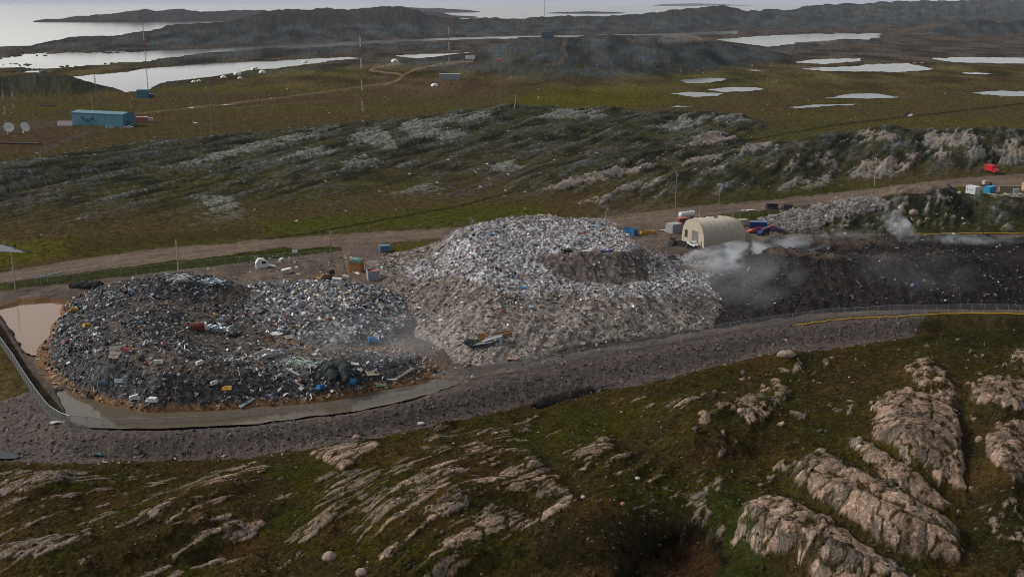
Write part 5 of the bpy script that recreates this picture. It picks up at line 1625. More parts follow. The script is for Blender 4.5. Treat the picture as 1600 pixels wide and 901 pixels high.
o = tag(B().box((0, 0, .7), (5.5, 1.6, 1.4), bev=.2).box((-2.0, .3, 1.7), (1.2, 1.2, .7), bev=.1).box((1.2, -.2, 1.6), (2.0, 1.0, .5), bev=.1).part('crate_stack', mat('pale_teal', (.20,.30,.33), .6)), 'low pale crates stacked along the front of the teal warehouse', 'crates'); o.location = p
container('cabin', 'small teal cabin alone on the plain beyond the warehouse', 'cabin', 224, 153, .1, (9.0, 5.0, 6.6), TEAL, TEALR, ribs=False)
container('cabin', 'tiny dark hut right of the small teal cabin', 'cabin', 237, 153, .1, (3.6, 3.0, 3.0), mat('deep_teal', (.012,.06,.09), .6), GRY, ribs=False)
container('hut', 'grey flat roofed hut on the brown plain left of the dark hill', 'hut', 703, 125, -.02, (21, 7.0, 6.0), mat('pale_grey_wall', (.23,.245,.26), .7), mat('pale_grey_roof', (.33,.34,.36), .6), ribs=False)
container('cabin', 'blue grey cabin on the crest of the dark hill', 'cabin', 855, 59.5, 0, (15, 7, 8), mat('slate_blue', (.06,.11,.15), .6), TEALR, f=terr, ribs=False)
container('cabin', 'low white cabin left of the dark hill by the inlet', 'cabin', 735, 93, .1, (11, 5, 4), WH, OFFW, ribs=False)

def dish(label, px, py, rz):
    p = hit(px, py, terr)
    t = thing('satellite_dish', label, 'satellite dish', p, rz)
    b = B(); V_, F_ = [(0, 0, 0)], []
    rings = 5
    for r in range(1, rings + 1):
        for k in range(20):
            a = 6.28318 * k / 20; q = 4.2 * r / rings
            V_.append((q * math.cos(a), q * math.sin(a), q * q * .09))
    for k in range(20): F_.append((0, 1 + k, 1 + (k + 1) % 20))
    for r in range(rings - 1):
        for k in range(20): F_.append((1 + r * 20 + k, 1 + r * 20 + (k + 1) % 20, 1 + (r + 1) * 20 + (k + 1) % 20, 1 + (r + 1) * 20 + k))
    n = len(V_); V_ += [(x, y, z - .18) for x, y, z in V_]; F_ += [tuple(i + n for i in reversed(f)) for f in F_]
    b.add(V_, F_, Matrix.Translation((0, -.8, 4.6)) @ Matrix.Rotation(R(62), 4, 'X')); b.part('reflector', WH, t, True)
    b = B(); b.box((0, .4, 1.4), (2.2, 2.2, 2.8), taper=.5); b.part('pedestal', GRY, t)
    for s_ in (-1, 1): B().tube((s_ * 2.6, -2, 3.4), (0, -5.2, 6.0), .08, n=5).part('feed_strut', GRY, t)
    B().box((0, -5.2, 6.0), (.5, .6, .5)).part('feed_horn', GRY, t)
    return t
dish('white satellite dish nearest the left edge, facing half right', 14, 209, R(35)).scale = (.68, .68, .76)
dish('white satellite dish second from the left edge, turned further aside', 38, 208, R(58)).scale = (.66, .66, .74)

def mast(label, px, pyb, pyt, bands, w=.7, light=False, pxt=None):
    p = hit(px, pyb, terr)
    dx, fy, fz = ray(px, pyt)
    h = H + math.hypot(p[1], 0) * fz / fy - p[2]
    t = thing('radio_mast', label, 'radio mast', (p[0], p[1], p[2] - .2))
    dep = p[1] * CT + H * ST
    r = max(.045, .0001 * dep)          # steel of far masts is no thinner than 5 cm
    n = bands
    for i in range(n):
        z0_, z1_ = h * i / n, h * (i + 1) / n
        b = B(); cs = [(w * .58 * math.cos(a), w * .58 * math.sin(a)) for a in (.5, 2.6, 4.7)]
        for c in cs: b.tube((*c, z0_), (*c, z1_), r, n=4, cap=False)
        st = max(2, int((z1_ - z0_) / 2.2))
        for k in range(st):
            za, zb = z0_ + (z1_ - z0_) * k / st, z0_ + (z1_ - z0_) * (k + 1) / st
            for q in range(3): b.tube((*cs[q], za), (*cs[(q + 1) % 3], zb), r * .6, n=3, cap=False)
        m_ = MGR if bands == 1 else (MRED if (n - 1 - i) % 2 == 0 else MWH)
        b.part('mast_section', m_, t)
    B().box((0, 0, .3), (w * 2, w * 2, .6)).part('footing', GRY, t)
    for a in (.4, 2.5, 4.6):
        B().tube((0, 0, h * .9), (h * .32 * math.cos(a), h * .32 * math.sin(a), .3), .02, n=3, cap=False).part('guy_wire', MGR, t)
    if light:
        B().blob((0, 0, h + .6), (.8, .8, .8), 0, 1).part('beacon', mat('red_beacon', (.6, .05, .03), .4), t)
    return t
for a in [
 ('tall red and white mast standing before the lagoon, upper left', 231, 136, 34, 7), ('tallest red and white mast, left of the grey hut', 567, 190, 40, 9),
 ('red and white mast rising behind the grey flat roofed hut', 702, 113, 30, 7), ('slim grey mast in front of the tent ridge', 331, 213, 124, 1), ('slim grey mast right of the white dome tents', 391, 174, 128, 1),
 ('slim grey mast between the winding track and the tallest mast', 602, 152, 100, 1), ('grey mast at the left behind the satellite dishes', 58, 240, 158, 1),
 ('red and white mast at the very left edge beyond the dishes', 9, 190, 128, 5), ('short red and white mast second from the left edge', 21, 170, 136, 4), ('slim grey mast behind the teal warehouse', 153, 177, 116, 1),
 ('faint grey mast on the coast against the sea', 851, 50, -14, 1), ('short slim grey mast at the left end of the pale ridge', 134, 232, 196, 1)]:
    mast(*a)
mast('slim mast with a red beacon in front of the dark hill', 780, 172, 95, 1, light=True)
mast('slim grey mast right of the mast with a red beacon', 789, 148, 83, 1)

def dome(label, px, py, r, sq=.62, m_=WH):
    p = hit(px, py, terr)
    t = thing('dome_tent', label, 'tent', (p[0], p[1], p[2] - .1))
    b = B(); V_, F_ = [], []
    for i in range(6):
        e = math.pi / 2 * i / 6
        for k in range(14):
            a = 6.28318 * k / 14
            V_.append((r * math.cos(e) * math.cos(a), r * math.cos(e) * math.sin(a), r * sq * 1.3 * math.sin(e)))
    V_.append((0, 0, r * sq * 1.3))
    for i in range(5):
        for k in range(14): F_.append((i * 14 + k, i * 14 + (k + 1) % 14, i * 14 + 14 + (k + 1) % 14, i * 14 + 14 + k))
    for k in range(14): F_.append((70 + k, 70 + (k + 1) % 14, 84))
    b.add(V_, F_); b.part('tent_shell', m_, t, True)
    b = B(); b.prism([(-r * .2, 0), (r * .2, 0), (r * .16, r * .42), (-r * .16, r * .42)], -r * 1.0, -r * .8); b.part('door', mat('tent_door', (.25,.26,.28), .8), t)
for l, px, py, r in [
 ('white dome tent at the left end of the tent row on the lagoon ridge', 349, 122, 3.2), ('wide white dome tent second in the row on the lagoon ridge', 371, 117, 4.4), ('pale dome tent standing back at the middle of the tent row', 398, 109, 4.6),
 ('white dome tent in front at the right of the tent row', 410, 114.5, 4.0), ('white dome tent alone farther right on the lagoon ridge', 476, 100, 5.2), ('white dome tent beside the winding track', 617, 97, 5.0), ('white tent in front of the grey flat roofed hut', 679, 135, 3.6),
 ('small low white dome tent below the wide one', 375, 123, 2.6)]:
    dome(l, px, py, r)
dome('small crumpled white tent left of the tent row', 303, 129, 2.6); dome('second crumpled white tent left of the tent row', 311, 127.5, 2.2)
dome('small blue tent on the lagoon shore', 503, 97, 2.6, .5, TARP)
p = hit(803, 171, terr)
t = thing('leaning_post', 'pale leaning post on the plain at the foot of the dark hill', 'post', p)
B().path([(0, 0, 0), (.7, 0, 3), (1.0, 0, 7), (.8, 0, 10)], .28).part('post', mat('bleached_wood', (.40,.38,.33), .8), t); B().box((-.3, 0, 8.2), (1.8, .2, .3)).part('cross_arm', GRY, t)
p = hit(32, 226, terr)
o = tag(B().tube((-11, 0, .6), (11, .8, .6), .55, n=10).tube((-11.4, 0, .6), (-11, 0, .6), .7, n=10).tube((11, .8, .6), (11.4, .8, .6), .7, n=10).part('steel_pipe', mat('dark_brown_pipe', (.03,.018,.013), .7)), 'long dark pipe lying on the plain by the left edge', 'pipe'); o.location = p
o.rotation_euler = (0, 0, yaw((8, 225), (56, 226)))
# ------------------------------------------------------------------ utility poles
def pole(label, px, pyb, pyt, arm=0, lamp=False, m_=None, r=.17):
    p = hit(px, pyb, top)
    dx, fy, fz = ray(px, pyt)
    h = H + p[1] * fz / fy - p[2]
    t = thing('utility_pole', label, 'utility pole', (p[0], p[1], p[2] - .3))
    B().tube((0, 0, 0), (0, 0, h + .3), r, r * .7, n=8).part('post', m_ or POLE, t)
    if arm:
        for k in range(arm):
            B().box((0, 0, h - .4 - k * 1.1), (2.2, .14, .14)).part('cross_arm', POLE, t)
        B().tube((.45, 0, h - 1.6), (.45, 0, h - .7), .26, n=10).part('transformer', GRY, t)
    if lamp: B().box((0, 0, h - .3), (2.2, .5, .9)).part('sign_board', mat('pale_blue_sign', (.33,.42,.47), .6), t)
    return t
PB = mat('pale_pole', (.33,.31,.28), .85, .2, 3)
for a in [('pale wooden pole by the brown pond at the left edge', 24, 452, 393, 0, False, PB, .2), ('pale wooden pole behind the dark scrap heap', 279, 428, 375, 0, False, PB, .2), ('wooden pole with a cross arm by the road gate', 517, 404, 357, 1),
 ('pole at the back edge of the tallest mound', 736, 362, 338, 1), ('pole with a transformer at the right shoulder of the tallest mound', 946, 372, 318, 1), ('tall double pole with cross arms above the yard', 1055, 333, 268, 2), ('pole carrying a pale blue board at the roadside', 1123, 328, 286, 0, True),
 ('pale pole at the roadside left of the red truck', 1366, 292, 246, 0, False, PB), ('short pole on the grey rubble heap', 1331, 316, 303, 0, False, PB), ('short pole beside the white tank', 1093, 349, 322, 0, False, PB), ('low pole behind the tan shelter', 1145, 340, 333, 0, False, PB),
 ('lamp pole behind the teal warehouse', 145, 174, 151, 1, False, PB)]:
    pole(*a)

# ------------------------------------------------------------------ chain link fences
def mat_chain(cover=.6):
    m = bpy.data.materials.new('chain_link_wire')
    m.use_nodes = True
    n = m.node_tree
    b = n.nodes['Principled BSDF']
    b.inputs['Base Color'].default_value = (.30, .32, .34, 1)
    b.inputs['Roughness'].default_value = .5
    tc = n.nodes.new('ShaderNodeTexCoord')
    ws = []
    for a in (45, -45):
        mp = n.nodes.new('ShaderNodeMapping')
        mp.inputs['Rotation'].default_value = (0, 0, R(a))
        n.links.new(tc.outputs['UV'], mp.inputs['Vector'])
        wv = n.nodes.new('ShaderNodeTexWave')
        wv.inputs['Scale'].default_value = 4.0
        n.links.new(mp.outputs[0], wv.inputs['Vector'])
        ws.append(wv)
    mx = n.nodes.new('ShaderNodeMath'); mx.operation = 'MAXIMUM'
    n.links.new(ws[0].outputs['Fac'], mx.inputs[0]); n.links.new(ws[1].outputs['Fac'], mx.inputs[1])
    mr = n.nodes.new('ShaderNodeMapRange')
    mr.inputs['From Min'].default_value = .76; mr.inputs['From Max'].default_value = .93
    mr.inputs['To Max'].default_value = cover
    n.links.new(mx.outputs[0], mr.inputs['Value'])
    n.links.new(mr.outputs[0], b.inputs['Alpha'])
    return m
CHAIN = mat_chain(); THIN = mat_chain(.15)
def fence(label, pts, h, gap, rail=True, name='chain_link_fence', f=terr):
    P = np.array([hit(px, py, f)[:2] for px, py in pts])
    d = np.concatenate([[0], np.cumsum(np.hypot(*np.diff(P, axis=0).T))])
    n = int(d[-1] / gap)
    q = np.linspace(0, d[-1], n + 1)
    X, Y = np.interp(q, d, P[:, 0]), np.interp(q, d, P[:, 1])
    Zz = f(X, Y)
    t = thing(name, label, 'fence', (X[0], Y[0], Zz[0]))
    o0 = np.array([X[0], Y[0], Zz[0]])
    W3 = np.stack([X, Y, Zz], -1) - o0
    first = None
    for i in range(n + 1):
        loc = W3[i]
        if first is None:
            first = B().tube((0, 0, -.2), (0, 0, h + .1), .05, n=6).part('post', GALV, t)
            first.location = loc
        elif i < 100:
            o = first.copy(); COL.objects.link(o); o.parent = t; o.location = loc
    if n + 1 > 100:
        b = B()
        for i in range(100, n + 1): b.tube((W3[i][0], W3[i][1], W3[i][2] - .2), (W3[i][0], W3[i][1], W3[i][2] + h + .1), .05, n=6)
        tag(b.part('far_posts', GALV, t), kind='stuff')
    if rail:
        B().path([tuple(p + np.array([0, 0, h])) for p in W3], .045, 5).part('top_rail', GALV, t)
    me = bpy.data.meshes.new('wire_mesh')
    V_ = [tuple(p) for p in W3] + [tuple(p + np.array([0, 0, h])) for p in W3]
    m_ = len(W3)
    me.from_pydata(V_, [], [(i, i + 1, m_ + i + 1, m_ + i) for i in range(m_ - 1)])
    uv = me.uv_layers.new(name='UVMap')
    qs = [(q[i], 0) for i in range(m_)] + [(q[i], h) for i in range(m_)]
    for l in me.loops: uv.data[l.index].uv = qs[l.vertex_index]
    me.materials.append(THIN if 'thin' in label else CHAIN)
    o = bpy.data.objects.new('wire_mesh', me); COL.objects.link(o); o.parent = t
    return t
fence('chain link fence with steel posts running down the left dyke to the corner', [(-90,470),(-40,505),(0,540),(20,568),(35,592),(55,622),(75,650),(92,662),(110,669)], 2.4, 2.6)
fence('long chain link fence curving along the top of the gravel bank', [(112,669),(170,672),(250,672),(330,668),(400,661),(480,651),(560,640),(640,622),(700,607),(800,583),(900,563),(1000,545),(1100,525),(1200,509),(1300,497),(1400,491),(1500,490),(1650,491)], 2.3, 3.0)
fence('thin wire fence with pale posts between the road and the scrap yard', [(-40,462),(0,456),(80,447),(170,436),(250,428),(330,420),(400,414),(470,408),(548,401)], 2.6, 4.2)
fence('short chain link gate closing the yard entrance from the road', [(549,402),(560,401),(572,400.5),(586,400),(596,399)], 2.4, 1.8, name='chain_link_gate')
fence('sparse wire fence with thin posts behind the rubble heap and shelter', [(1140,345),(1190,336),(1240,326),(1300,312),(1350,304)], 2.0, 5.0)

# blue grey guard rail pipe along the left of the yard
p = np.array([hit(px, py, terr) for px, py in [(57,446),(64,444.5),(75,442),(90,438.5),(103,436)]])
t = thing('pipe_rail', 'pale blue pipe laid on short legs beside the wire fence', 'pipe', tuple(p[0]))
q = [tuple(a - p[0] + np.array([0, 0, 2.0])) for a in p]
B().path(q, .22, 8).part('pipe', mat('pale_blue_pipe', (.24,.33,.38), .5), t)
for a in q[::2]: B().tube((a[0], a[1], -.3), (a[0], a[1], a[2]), .08).part('leg', GALV, t)

# yellow hoses
def hose(label, pts, r, f=terr):
    P = [hit(px, py, f) for px, py in pts]
    Q = []
    for i in range(len(P) - 1):
        for k in range(8):
            a = k / 8
            x, y = P[i][0] * (1 - a) + P[i + 1][0] * a, P[i][1] * (1 - a) + P[i + 1][1] * a
            Q.append((x, y + .25 * math.sin((i * 8 + k) * .9), float(f(x, y)) + r))
    tag(B().path(Q, r, 6).part('hose', YELH, None, True), label, 'hose')
hose('yellow hose lying along the fence on top of the gravel bank', [(1246,511),(1270,506),(1300,502),(1340,498),(1400,496),(1450,494),(1500,493),(1560,494),(1640,496)], .16)
hose('yellow hose lying behind the burnt bank at the right', [(1432,366.5),(1470,366),(1520,365.2),(1560,365),(1640,364.5)], .16)
hose('short tan hose on the smoky track beside the shelter', [(1122,395),(1145,390),(1165,386),(1185,381),(1200,377)], .10)

# ------------------------------------------------------------------ big pieces in the yard and on the heaps
def lying(name, label, cat, px, py, build, rz=0, tilt=(0, 0), dz=0, f=top):
    p = hit(px, py, f)
    t = thing(name, label, cat, (p[0], p[1], p[2] + dz), rz, None, (R(tilt[0]), R(tilt[1])))
    build(t)
    return t
def _wreck(t):
    b = B(); b.prism([(-2.0, 0), (1.4, .1), (1.6, 1.5), (.4, 2.6), (-1.2, 2.9), (-2.1, 1.6)], -1.0, 1.0); b.part('cab', WH, t)
    B().box((2.4, .1, .9), (2.4, 1.6, .35), Matrix.Rotation(R(14), 4, 'Y')).part('bonnet', WH, t)
    B().box((-2.6, -.2, .8), (1.8, 1.6, .2), Matrix.Rotation(R(-25), 4, 'Y')).part('torn_panel', OFFW, t)
    B().box((.2, -1.03, 1.7), (1.2, .06, .7)).part('window', GLS, t)
lying('wrecked_cab', 'crumpled white vehicle cab dumped by the back fence', 'wreck', 411, 419, _wreck, R(20))
def _fridge(t):
    B().box((0, 0, .5), (1.9, .8, .9), bev=.08).part('body', WH, t); B().box((-.3, -.43, .5), (1.2, .05, .8)).part('door', OFFW, t); B().box((.35, -.47, .5), (.06, .05, .4)).part('handle', GRY, t)
FR = [('white appliance lying in the dirt left of the bulldozer', 449, 428, .2, 1.5), ('upright pale cabinet by the back fence right of the wrecked cab', 440, 409, 1.3, 1.1), ('white box at the front foot of the dark scrap heap', 211, 629, .5, .9), ('white box lying at the water edge of the dark scrap heap', 240, 629, -.4, 1.0),
      ('white box halfway down the front face of the dark scrap heap', 335, 606, .9, .8), ('white appliance on the dirt patch of the dark scrap heap', 248, 572, .3, .9), ('pale appliance at the right of the dirt patch of the dark scrap heap', 312, 572, 1.0, .8), ('white appliance beside the bulldozer blade', 526, 442, .1, 1.3), ('grey white appliance right of the bulldozer', 540, 436, -.3, 1.0)]
for l, px, py, a, s_ in FR:
    o = lying('fridge', l, 'fridge', px, py, _fridge, a, (random.uniform(-12, 12), random.uniform(-12, 12))); o.scale = (s_, s_, s_)
def _rtank(t):
    b = B(); b.tube((-2.6, 0, 1.25), (1.4, 0, 1.25), 1.3, n=18); b.part('shell', RST, t)
    b = B(); b.tube((1.4, 0, 1.25), (2.1, 0, 1.25), 1.34, n=18); b.part('end_ring', OFFW, t)
lying('boiler_tank', 'rust red tank with a white end lying on the dark scrap heap', 'tank', 312, 518, _rtank, yaw((300, 516), (322, 514))).scale = (.8, .8, .8)
def _strips(m_, n, L, w):
    def f(t):
        rr = random.Random(n)
        for i in range(n):
            b = B(); a = rr.uniform(-.9, .9); x, y = rr.uniform(-2.2, 2.2), rr.uniform(-1.3, 1.3); z = .3 + .9 * (1 - abs(x) / 2.6) * rr.random()
            pts = []
            for k in range(7):
                s_ = (k / 6 - .5) * L
                pts.append((x + math.cos(a) * s_, y + math.sin(a) * s_, z + .5 * math.cos(s_ * 1.1 + i) - .05 * s_ * s_))
            b.path(pts, w, 4)
            b.part('bent_strip', m_, t)
    return f
lying('metal_strip_bundle', 'tangle of pale blue metal strips beside the rust red tank', 'scrap bundle', 339, 518, _strips(STEELJ, 40, 3.6, .11), 0, f=top)
lying('metal_strip_bundle', 'tangle of grey metal strips at the back crest of the dark scrap heap', 'scrap bundle', 282, 438, _strips(OFFW, 26, 3.6, .11), .4)
lying('metal_strip_bundle', 'tangle of blue grey strips at the right end of the heap crest', 'scrap bundle', 330, 446, _strips(STEELJ, 28, 3.8, .10), .2)
lying('metal_strip_bundle', 'loose tangle of thin grey pipes in front of the middle heap', 'scrap bundle', 425, 556, _strips(GALV, 36, 4.4, .07), .3)
lying('metal_strip_bundle', 'second tangle of thin pale pipes near the dark netting pile', 'scrap bundle', 470, 572, _strips(mat('pale_green_steel', (.30,.37,.33), .5), 24, 4.6, .08), -.3)
def _net(n, sx, sy, sz, m_):
    def f(t):
        rr = random.Random(n)
        b = B()
        for i in range(14): b.blob((rr.uniform(-.7, .7) * sx, rr.uniform(-.7, .7) * sy, sz * rr.uniform(.15, .55)), (sx * .38, sy * .42, sz * .42), .22, 1, i)
        b.part('netting', m_, t)
        for i in range(24):
            a = rr.uniform(0, 6.28); x, y = rr.uniform(-.8, .8) * sx, rr.uniform(-.8, .8) * sy
            B().path([(x, y, .2), (x + math.cos(a) * .8, y + math.sin(a) * .8, sz * .9), (x + math.cos(a) * 1.9, y + math.sin(a) * 1.7, sz * .5)], .05, 4).part('rope', m_, t)
    return f
lying('netting_pile', 'dark green black pile of netting at the front of the scrap heap', 'netting', 527, 590, _net(3, 3.2, 5.5, 2.6, NET), .1)
lying('netting_pile', 'dark heap of netting left of the collapsed shack', 'netting', 736, 538, _net(5, 1.8, 1.8, 1.0, NET), .1)
lying('netting_pile', 'dark bundle on the dirt right of the pale blue strips', 'netting', 368, 524, _net(7, 2.2, 2.0, 1.2, DGR), .1)
lying('tyre_heap', 'black row of tyres and bags at the far edge of the brown pond', 'tyres', 134, 448, _net(9, 5.0, 2.2, 2.0, BLK), .35)
def _shack(t):
    B().box((-2.4, -.4, .6), (4.6, 2.2, .16), Matrix.Rotation(R(-9), 4, 'Y')).part('roof_sheet', GRY, t)
    B().box((.2, -.2, 1.1), (4.4, 1.6, .14), Matrix.Rotation(R(-16), 4, 'Y')).part('roof_sheet', mat('bluish_grey_steel', (.27,.31,.36), .55), t)
    B().box((2.6, .9, 1.3), (3.6, .2, 1.6), Matrix.Rotation(R(-7), 4, 'Y')).part('wall', mat('brown_ply', (.26,.14,.075), .8, .3), t)
    B().box((-2.6, 1.0, 1.1), (1.6, .2, 1.6)).part('wall', OWOOD, t)
    B().box((1.6, -.8, .6), (.8, .2, 1.6)).part('wall', mat('pale_blue_pipe', (.24,.33,.38), .5), t)
    B().tube((4.4, .2, 0), (4.4, .2, 2.4), .07).part('post', OFFW, t); B().tube((-1.0, 0, 1.3), (4.4, .2, 2.4), .08).part('beam', BEI, t)
lying('collapsed_shack', 'collapsed wooden shack with grey roof sheets at the foot of the tallest mound', 'shack', 771, 540, _shack, R(4))
def _board(L, W_b, m_, th=.12):
    def f(t):
        B().box((0, 0, th), (L, W_b, th * 1.6)).part('board', m_, t); B().box((0, 0, th * 2.1), (L * .96, .1, .06)).part('batten', m_, t)
    return f
for l, nm, px, py, L, W_b, m_, a, ti in [
 ('beige board lying tilted right of the netting pile', 'mattress', 582, 585, 2.6, 1.7, BEI, .5, (18, 6)), ('brown beam leaning at the right end of the scrap heap', 'wooden_beam', 633, 586, 5.4, .8, mat('grey_wood', (.20,.16,.145), .85), .9, (0, -10)), ('white pipe length lying by the green box', 'gutter', 611, 597, 2.6, .4, WH, .05, (0, 0)),
 ('dull green panel at the water edge of the scrap heap', 'panel', 596, 603, 2.2, 1.0, GREEN_, .3, (14, 0)), ('bright white sheet right of the netting pile', 'sheet', 555, 573, 1.6, 1.0, WH, .2, (10, 10)), ('second bright white sheet, lower beside the beige board', 'sheet', 563, 580, 1.3, .9, WH, 1.1, (20, 10)),
 ('bluish white board on the left shoulder of the dark scrap heap', 'panel', 190, 601, 2.6, 1.2, STEELJ, .3, (22, 8)), ('grey brown crate lid on the left of the dark scrap heap', 'panel', 180, 550, 2.2, 2.2, mat('drab', (.19,.17,.13), .8), .2, (24, 0)), ('second drab panel under the grey brown crate lid', 'panel', 180, 561, 2.2, 1.8, mat('drab', (.19,.17,.13), .8), -.2, (30, 0)),
 ('pale tan board on the dirt left of the middle heap', 'panel', 453, 530, 2.4, 1.4, BEI, .7, (16, 4)), ('tan mattress on the front of the middle heap', 'mattress', 539, 532, 2.2, 1.5, mat('tan_cloth', (.24,.20,.16), .9), .3, (30, 4)), ('long white board leaning on the middle heap crest', 'panel', 540, 459, 3.2, .8, BEI, .6, (12, -8)),
 ('long pale board on the front slope of the tallest mound', 'panel', 917, 486, 2.4, 1.0, BEI, .1, (24, 0)), ('white sheet on the flat top edge above the dark cut', 'sheet', 917, 393, 2.2, .8, WH, .1, (6, 0)), ('bluish white long panel at the front of the scrap heap', 'panel', 386, 630, 3.6, .7, STEELJ, .9, (8, -14)), ('pale plank in the front of the scrap heap, slanting', 'wooden_beam', 463, 601, 4.4, .4, mat('grey_wood', (.20,.16,.145), .85), -.7, (0, 10)),
 ('orange panel at the foot of the dark scrap heap', 'panel', 355, 615, 1.8, 1.1, YEL, .2, (26, 0)), ('greenish pale beam in front of the netting pile', 'wooden_beam', 458, 583, 3.8, .5, mat('pale_green_steel', (.30,.37,.33), .5), -.6, (0, 12))]:
    lying(nm, l, nm.replace('_', ' '), px, py, _board(L, W_b, m_), a, ti, .05)
def _drum(m_):
    def f(t):
        B().tube((-.5, 0, .35), (.5, 0, .35), .34, n=12).part('shell', m_, t)
        for x in (-.5, -.17, .17, .5): B().tube((x - .02, 0, .35), (x + .02, 0, .35), .365, n=12).part('hoop', m_, t)
    return f
for l, px, py, m_, a, s_ in [('bright blue drum at the water edge right of the netting pile', 547, 602, SKY_, .3, 1.7), ('deep blue drum at the foot of the scrap heap left of the netting pile', 500, 611, TARP, 1.0, 1.5), ('blue drum at the foot of the middle heap', 582, 538, TARP, .2, 2.0), ('orange yellow drum on the left edge of the dark scrap heap', 116, 489, YEL, .4, 1.6), ('second orange yellow drum, lower on the left edge of the scrap heap', 135, 512, YEL, .9, 1.5),
    ('red drum beside the grey brown crate lid', 198, 553, PINKR, .2, 1.4), ('pink drum on the left face of the dark scrap heap', 102, 541, mat('pink_cloth', (.42,.22,.22), .8), 1.2, 1.5), ('blue drum on the left face of the dark scrap heap', 160, 604, mat('dull_blue', (.08,.13,.18), .6), .4, 1.8)]:
    o = lying('oil_drum', l, 'drum', px, py, _drum(m_), a, (10, 10)); o.scale = (s_,) * 3
def _tarp(m_, sx, sy, seed):
    def f(t):
        rr = random.Random(seed); n = 7; V_, F_ = [], []
        for i in range(n):
            for j in range(n): V_.append(((i / (n - 1) - .5) * sx + rr.uniform(-.15, .15), (j / (n - 1) - .5) * sy + rr.uniform(-.15, .15), .25 + rr.uniform(-.16, .28)))
        for i in range(n - 1):
            for j in range(n - 1): F_.append((i * n + j, (i + 1) * n + j, (i + 1) * n + j + 1, i * n + j + 1))
        k = len(V_); V_ += [(x, y, z - .06) for x, y, z in V_]; F_ += [tuple(a + k for a in reversed(q)) for q in F_]
        b = B(); b.add(V_, F_); b.part('crumpled_sheet', m_, t, True)
    return f
for l, px, py, m_, sx, sy in [('bright blue tarpaulin scrap on the flat top of the tallest mound', 768, 369, TARP, 1.8, 1.6), ('orange red tarpaulin scrap on the flat top of the tallest mound', 915, 366, mat('orange_red', (.50,.07,.03), .7), 2.2, 1.3), ('light blue sheet near the right end of the mound top', 930, 354, mat('light_blue', (.25,.36,.46), .6), 2.4, 2.0), ('white crumpled sheet at the back crest of the tallest mound', 850, 346, WH, 2.6, 2.2),
 ('dark blue tarpaulin at the upper edge of the dark cut', 945, 394, NAVY, 4.2, 1.6), ('blue cloth on the slope of the tallest mound below the white shelf', 818, 452, TARP, 1.6, 1.5), ('pale blue sheet on the crest of the middle heap', 567, 480, mat('light_blue', (.25,.36,.46), .6), 2.0, 1.6), ('black sheet at the left of the dark cut', 885, 393, BLK, 3.0, 1.4),
 ('pinkish sheet on the gravel at the foot of the tallest mound', 800, 562, mat('pinkish_cloth', (.36,.22,.18), .8), 2.6, 1.2), ('white crumpled plastic in the road by the tallest mound', 655, 484, WH, 2.4, 1.0), ('blue black sheet on the yard edge of the tallest mound', 1048, 402, mat('navy_black', (.008,.012,.03), .6), 3.2, 1.8), ('teal cloth caught at the foot of the gravel bank', 152, 716, mat('teal_cloth', (.06,.22,.24), .7), 1.8, .6),
 ('white rag on the crest of the gravel bank near the fence corner', 90, 664, OFFW, 2.6, .8), ('white sheet on the dirt of the middle yard', 432, 524, WH, 2.8, 2.2), ('white bags by the white tank', 1037, 361, OFFW, 2.0, 1.6), ('white sheeting along the roadside behind the shelter', 1170, 330, WH, 6.0, 1.2)]:
    lying('plastic_sheet', l, 'sheet', px, py, _tarp(m_, sx, sy, px), .2)
p = hit(461, 400, top)
t = thing('sign', 'small blank white sign board on the back fence', 'sign', p, 0)
B().box((0, 0, 1.5), (1.7, .08, 1.1)).part('board', WH, t)
for x in (-.6, .6): B().tube((x, .08, 0), (x, .08, 1.6), .05).part('leg', GALV, t)

# boulders
for l, px, py, r, m_ in [('large round brown boulder in the left foreground tundra', 515, 874, (1.0, .9, .75), ROCK), ('big pinkish boulder on the crest beside the gravel bank', 1229, 556, (2.1, 1.2, 1.0), ROCK), ('small white round boulder right of the streaked outcrop', 911, 779, (.36, .32, .28), ROCKW), ('small pink round boulder in the middle foreground', 973, 789, (.36, .34, .30), mat('rose_rock', (.36,.17,.14), .9)),
 ('pale flat boulder right of the small white round one', 996, 754, (.45, .35, .26), ROCKW), ('reddish boulder at the bottom edge left of centre', 565, 900, (.8, .7, .6), ROCK), ('brown boulder on the toe of the gravel bank', 557, 684, (.8, .6, .45), ROCK), ('white boulder at the toe of the gravel bank', 658, 665, (.8, .5, .35), ROCKW), ('pink boulder among rubble above the burnt bank', 1427, 336, (1.5, 1.2, 1.4), ROCK),
 ('pink boulder half in smoke above the burnt bank', 1402, 356, (1.3, 1.1, 1.2), ROCK), ('grey pink boulder at the shadowed left side of the dome outcrop', 1530, 690, (.7, .6, .7), ROCK), ('second pale small boulder left of the dome outcrop', 1343, 700, (.5, .45, .4), ROCKW)]:
    p = hit(px, py, terr)
    o = tag(B().blob((0, 0, 0), r, .10, 2, px).part('boulder', m_, None, True), l, 'boulder'); o.location = (p[0], p[1], p[2] + r[2] * .35)

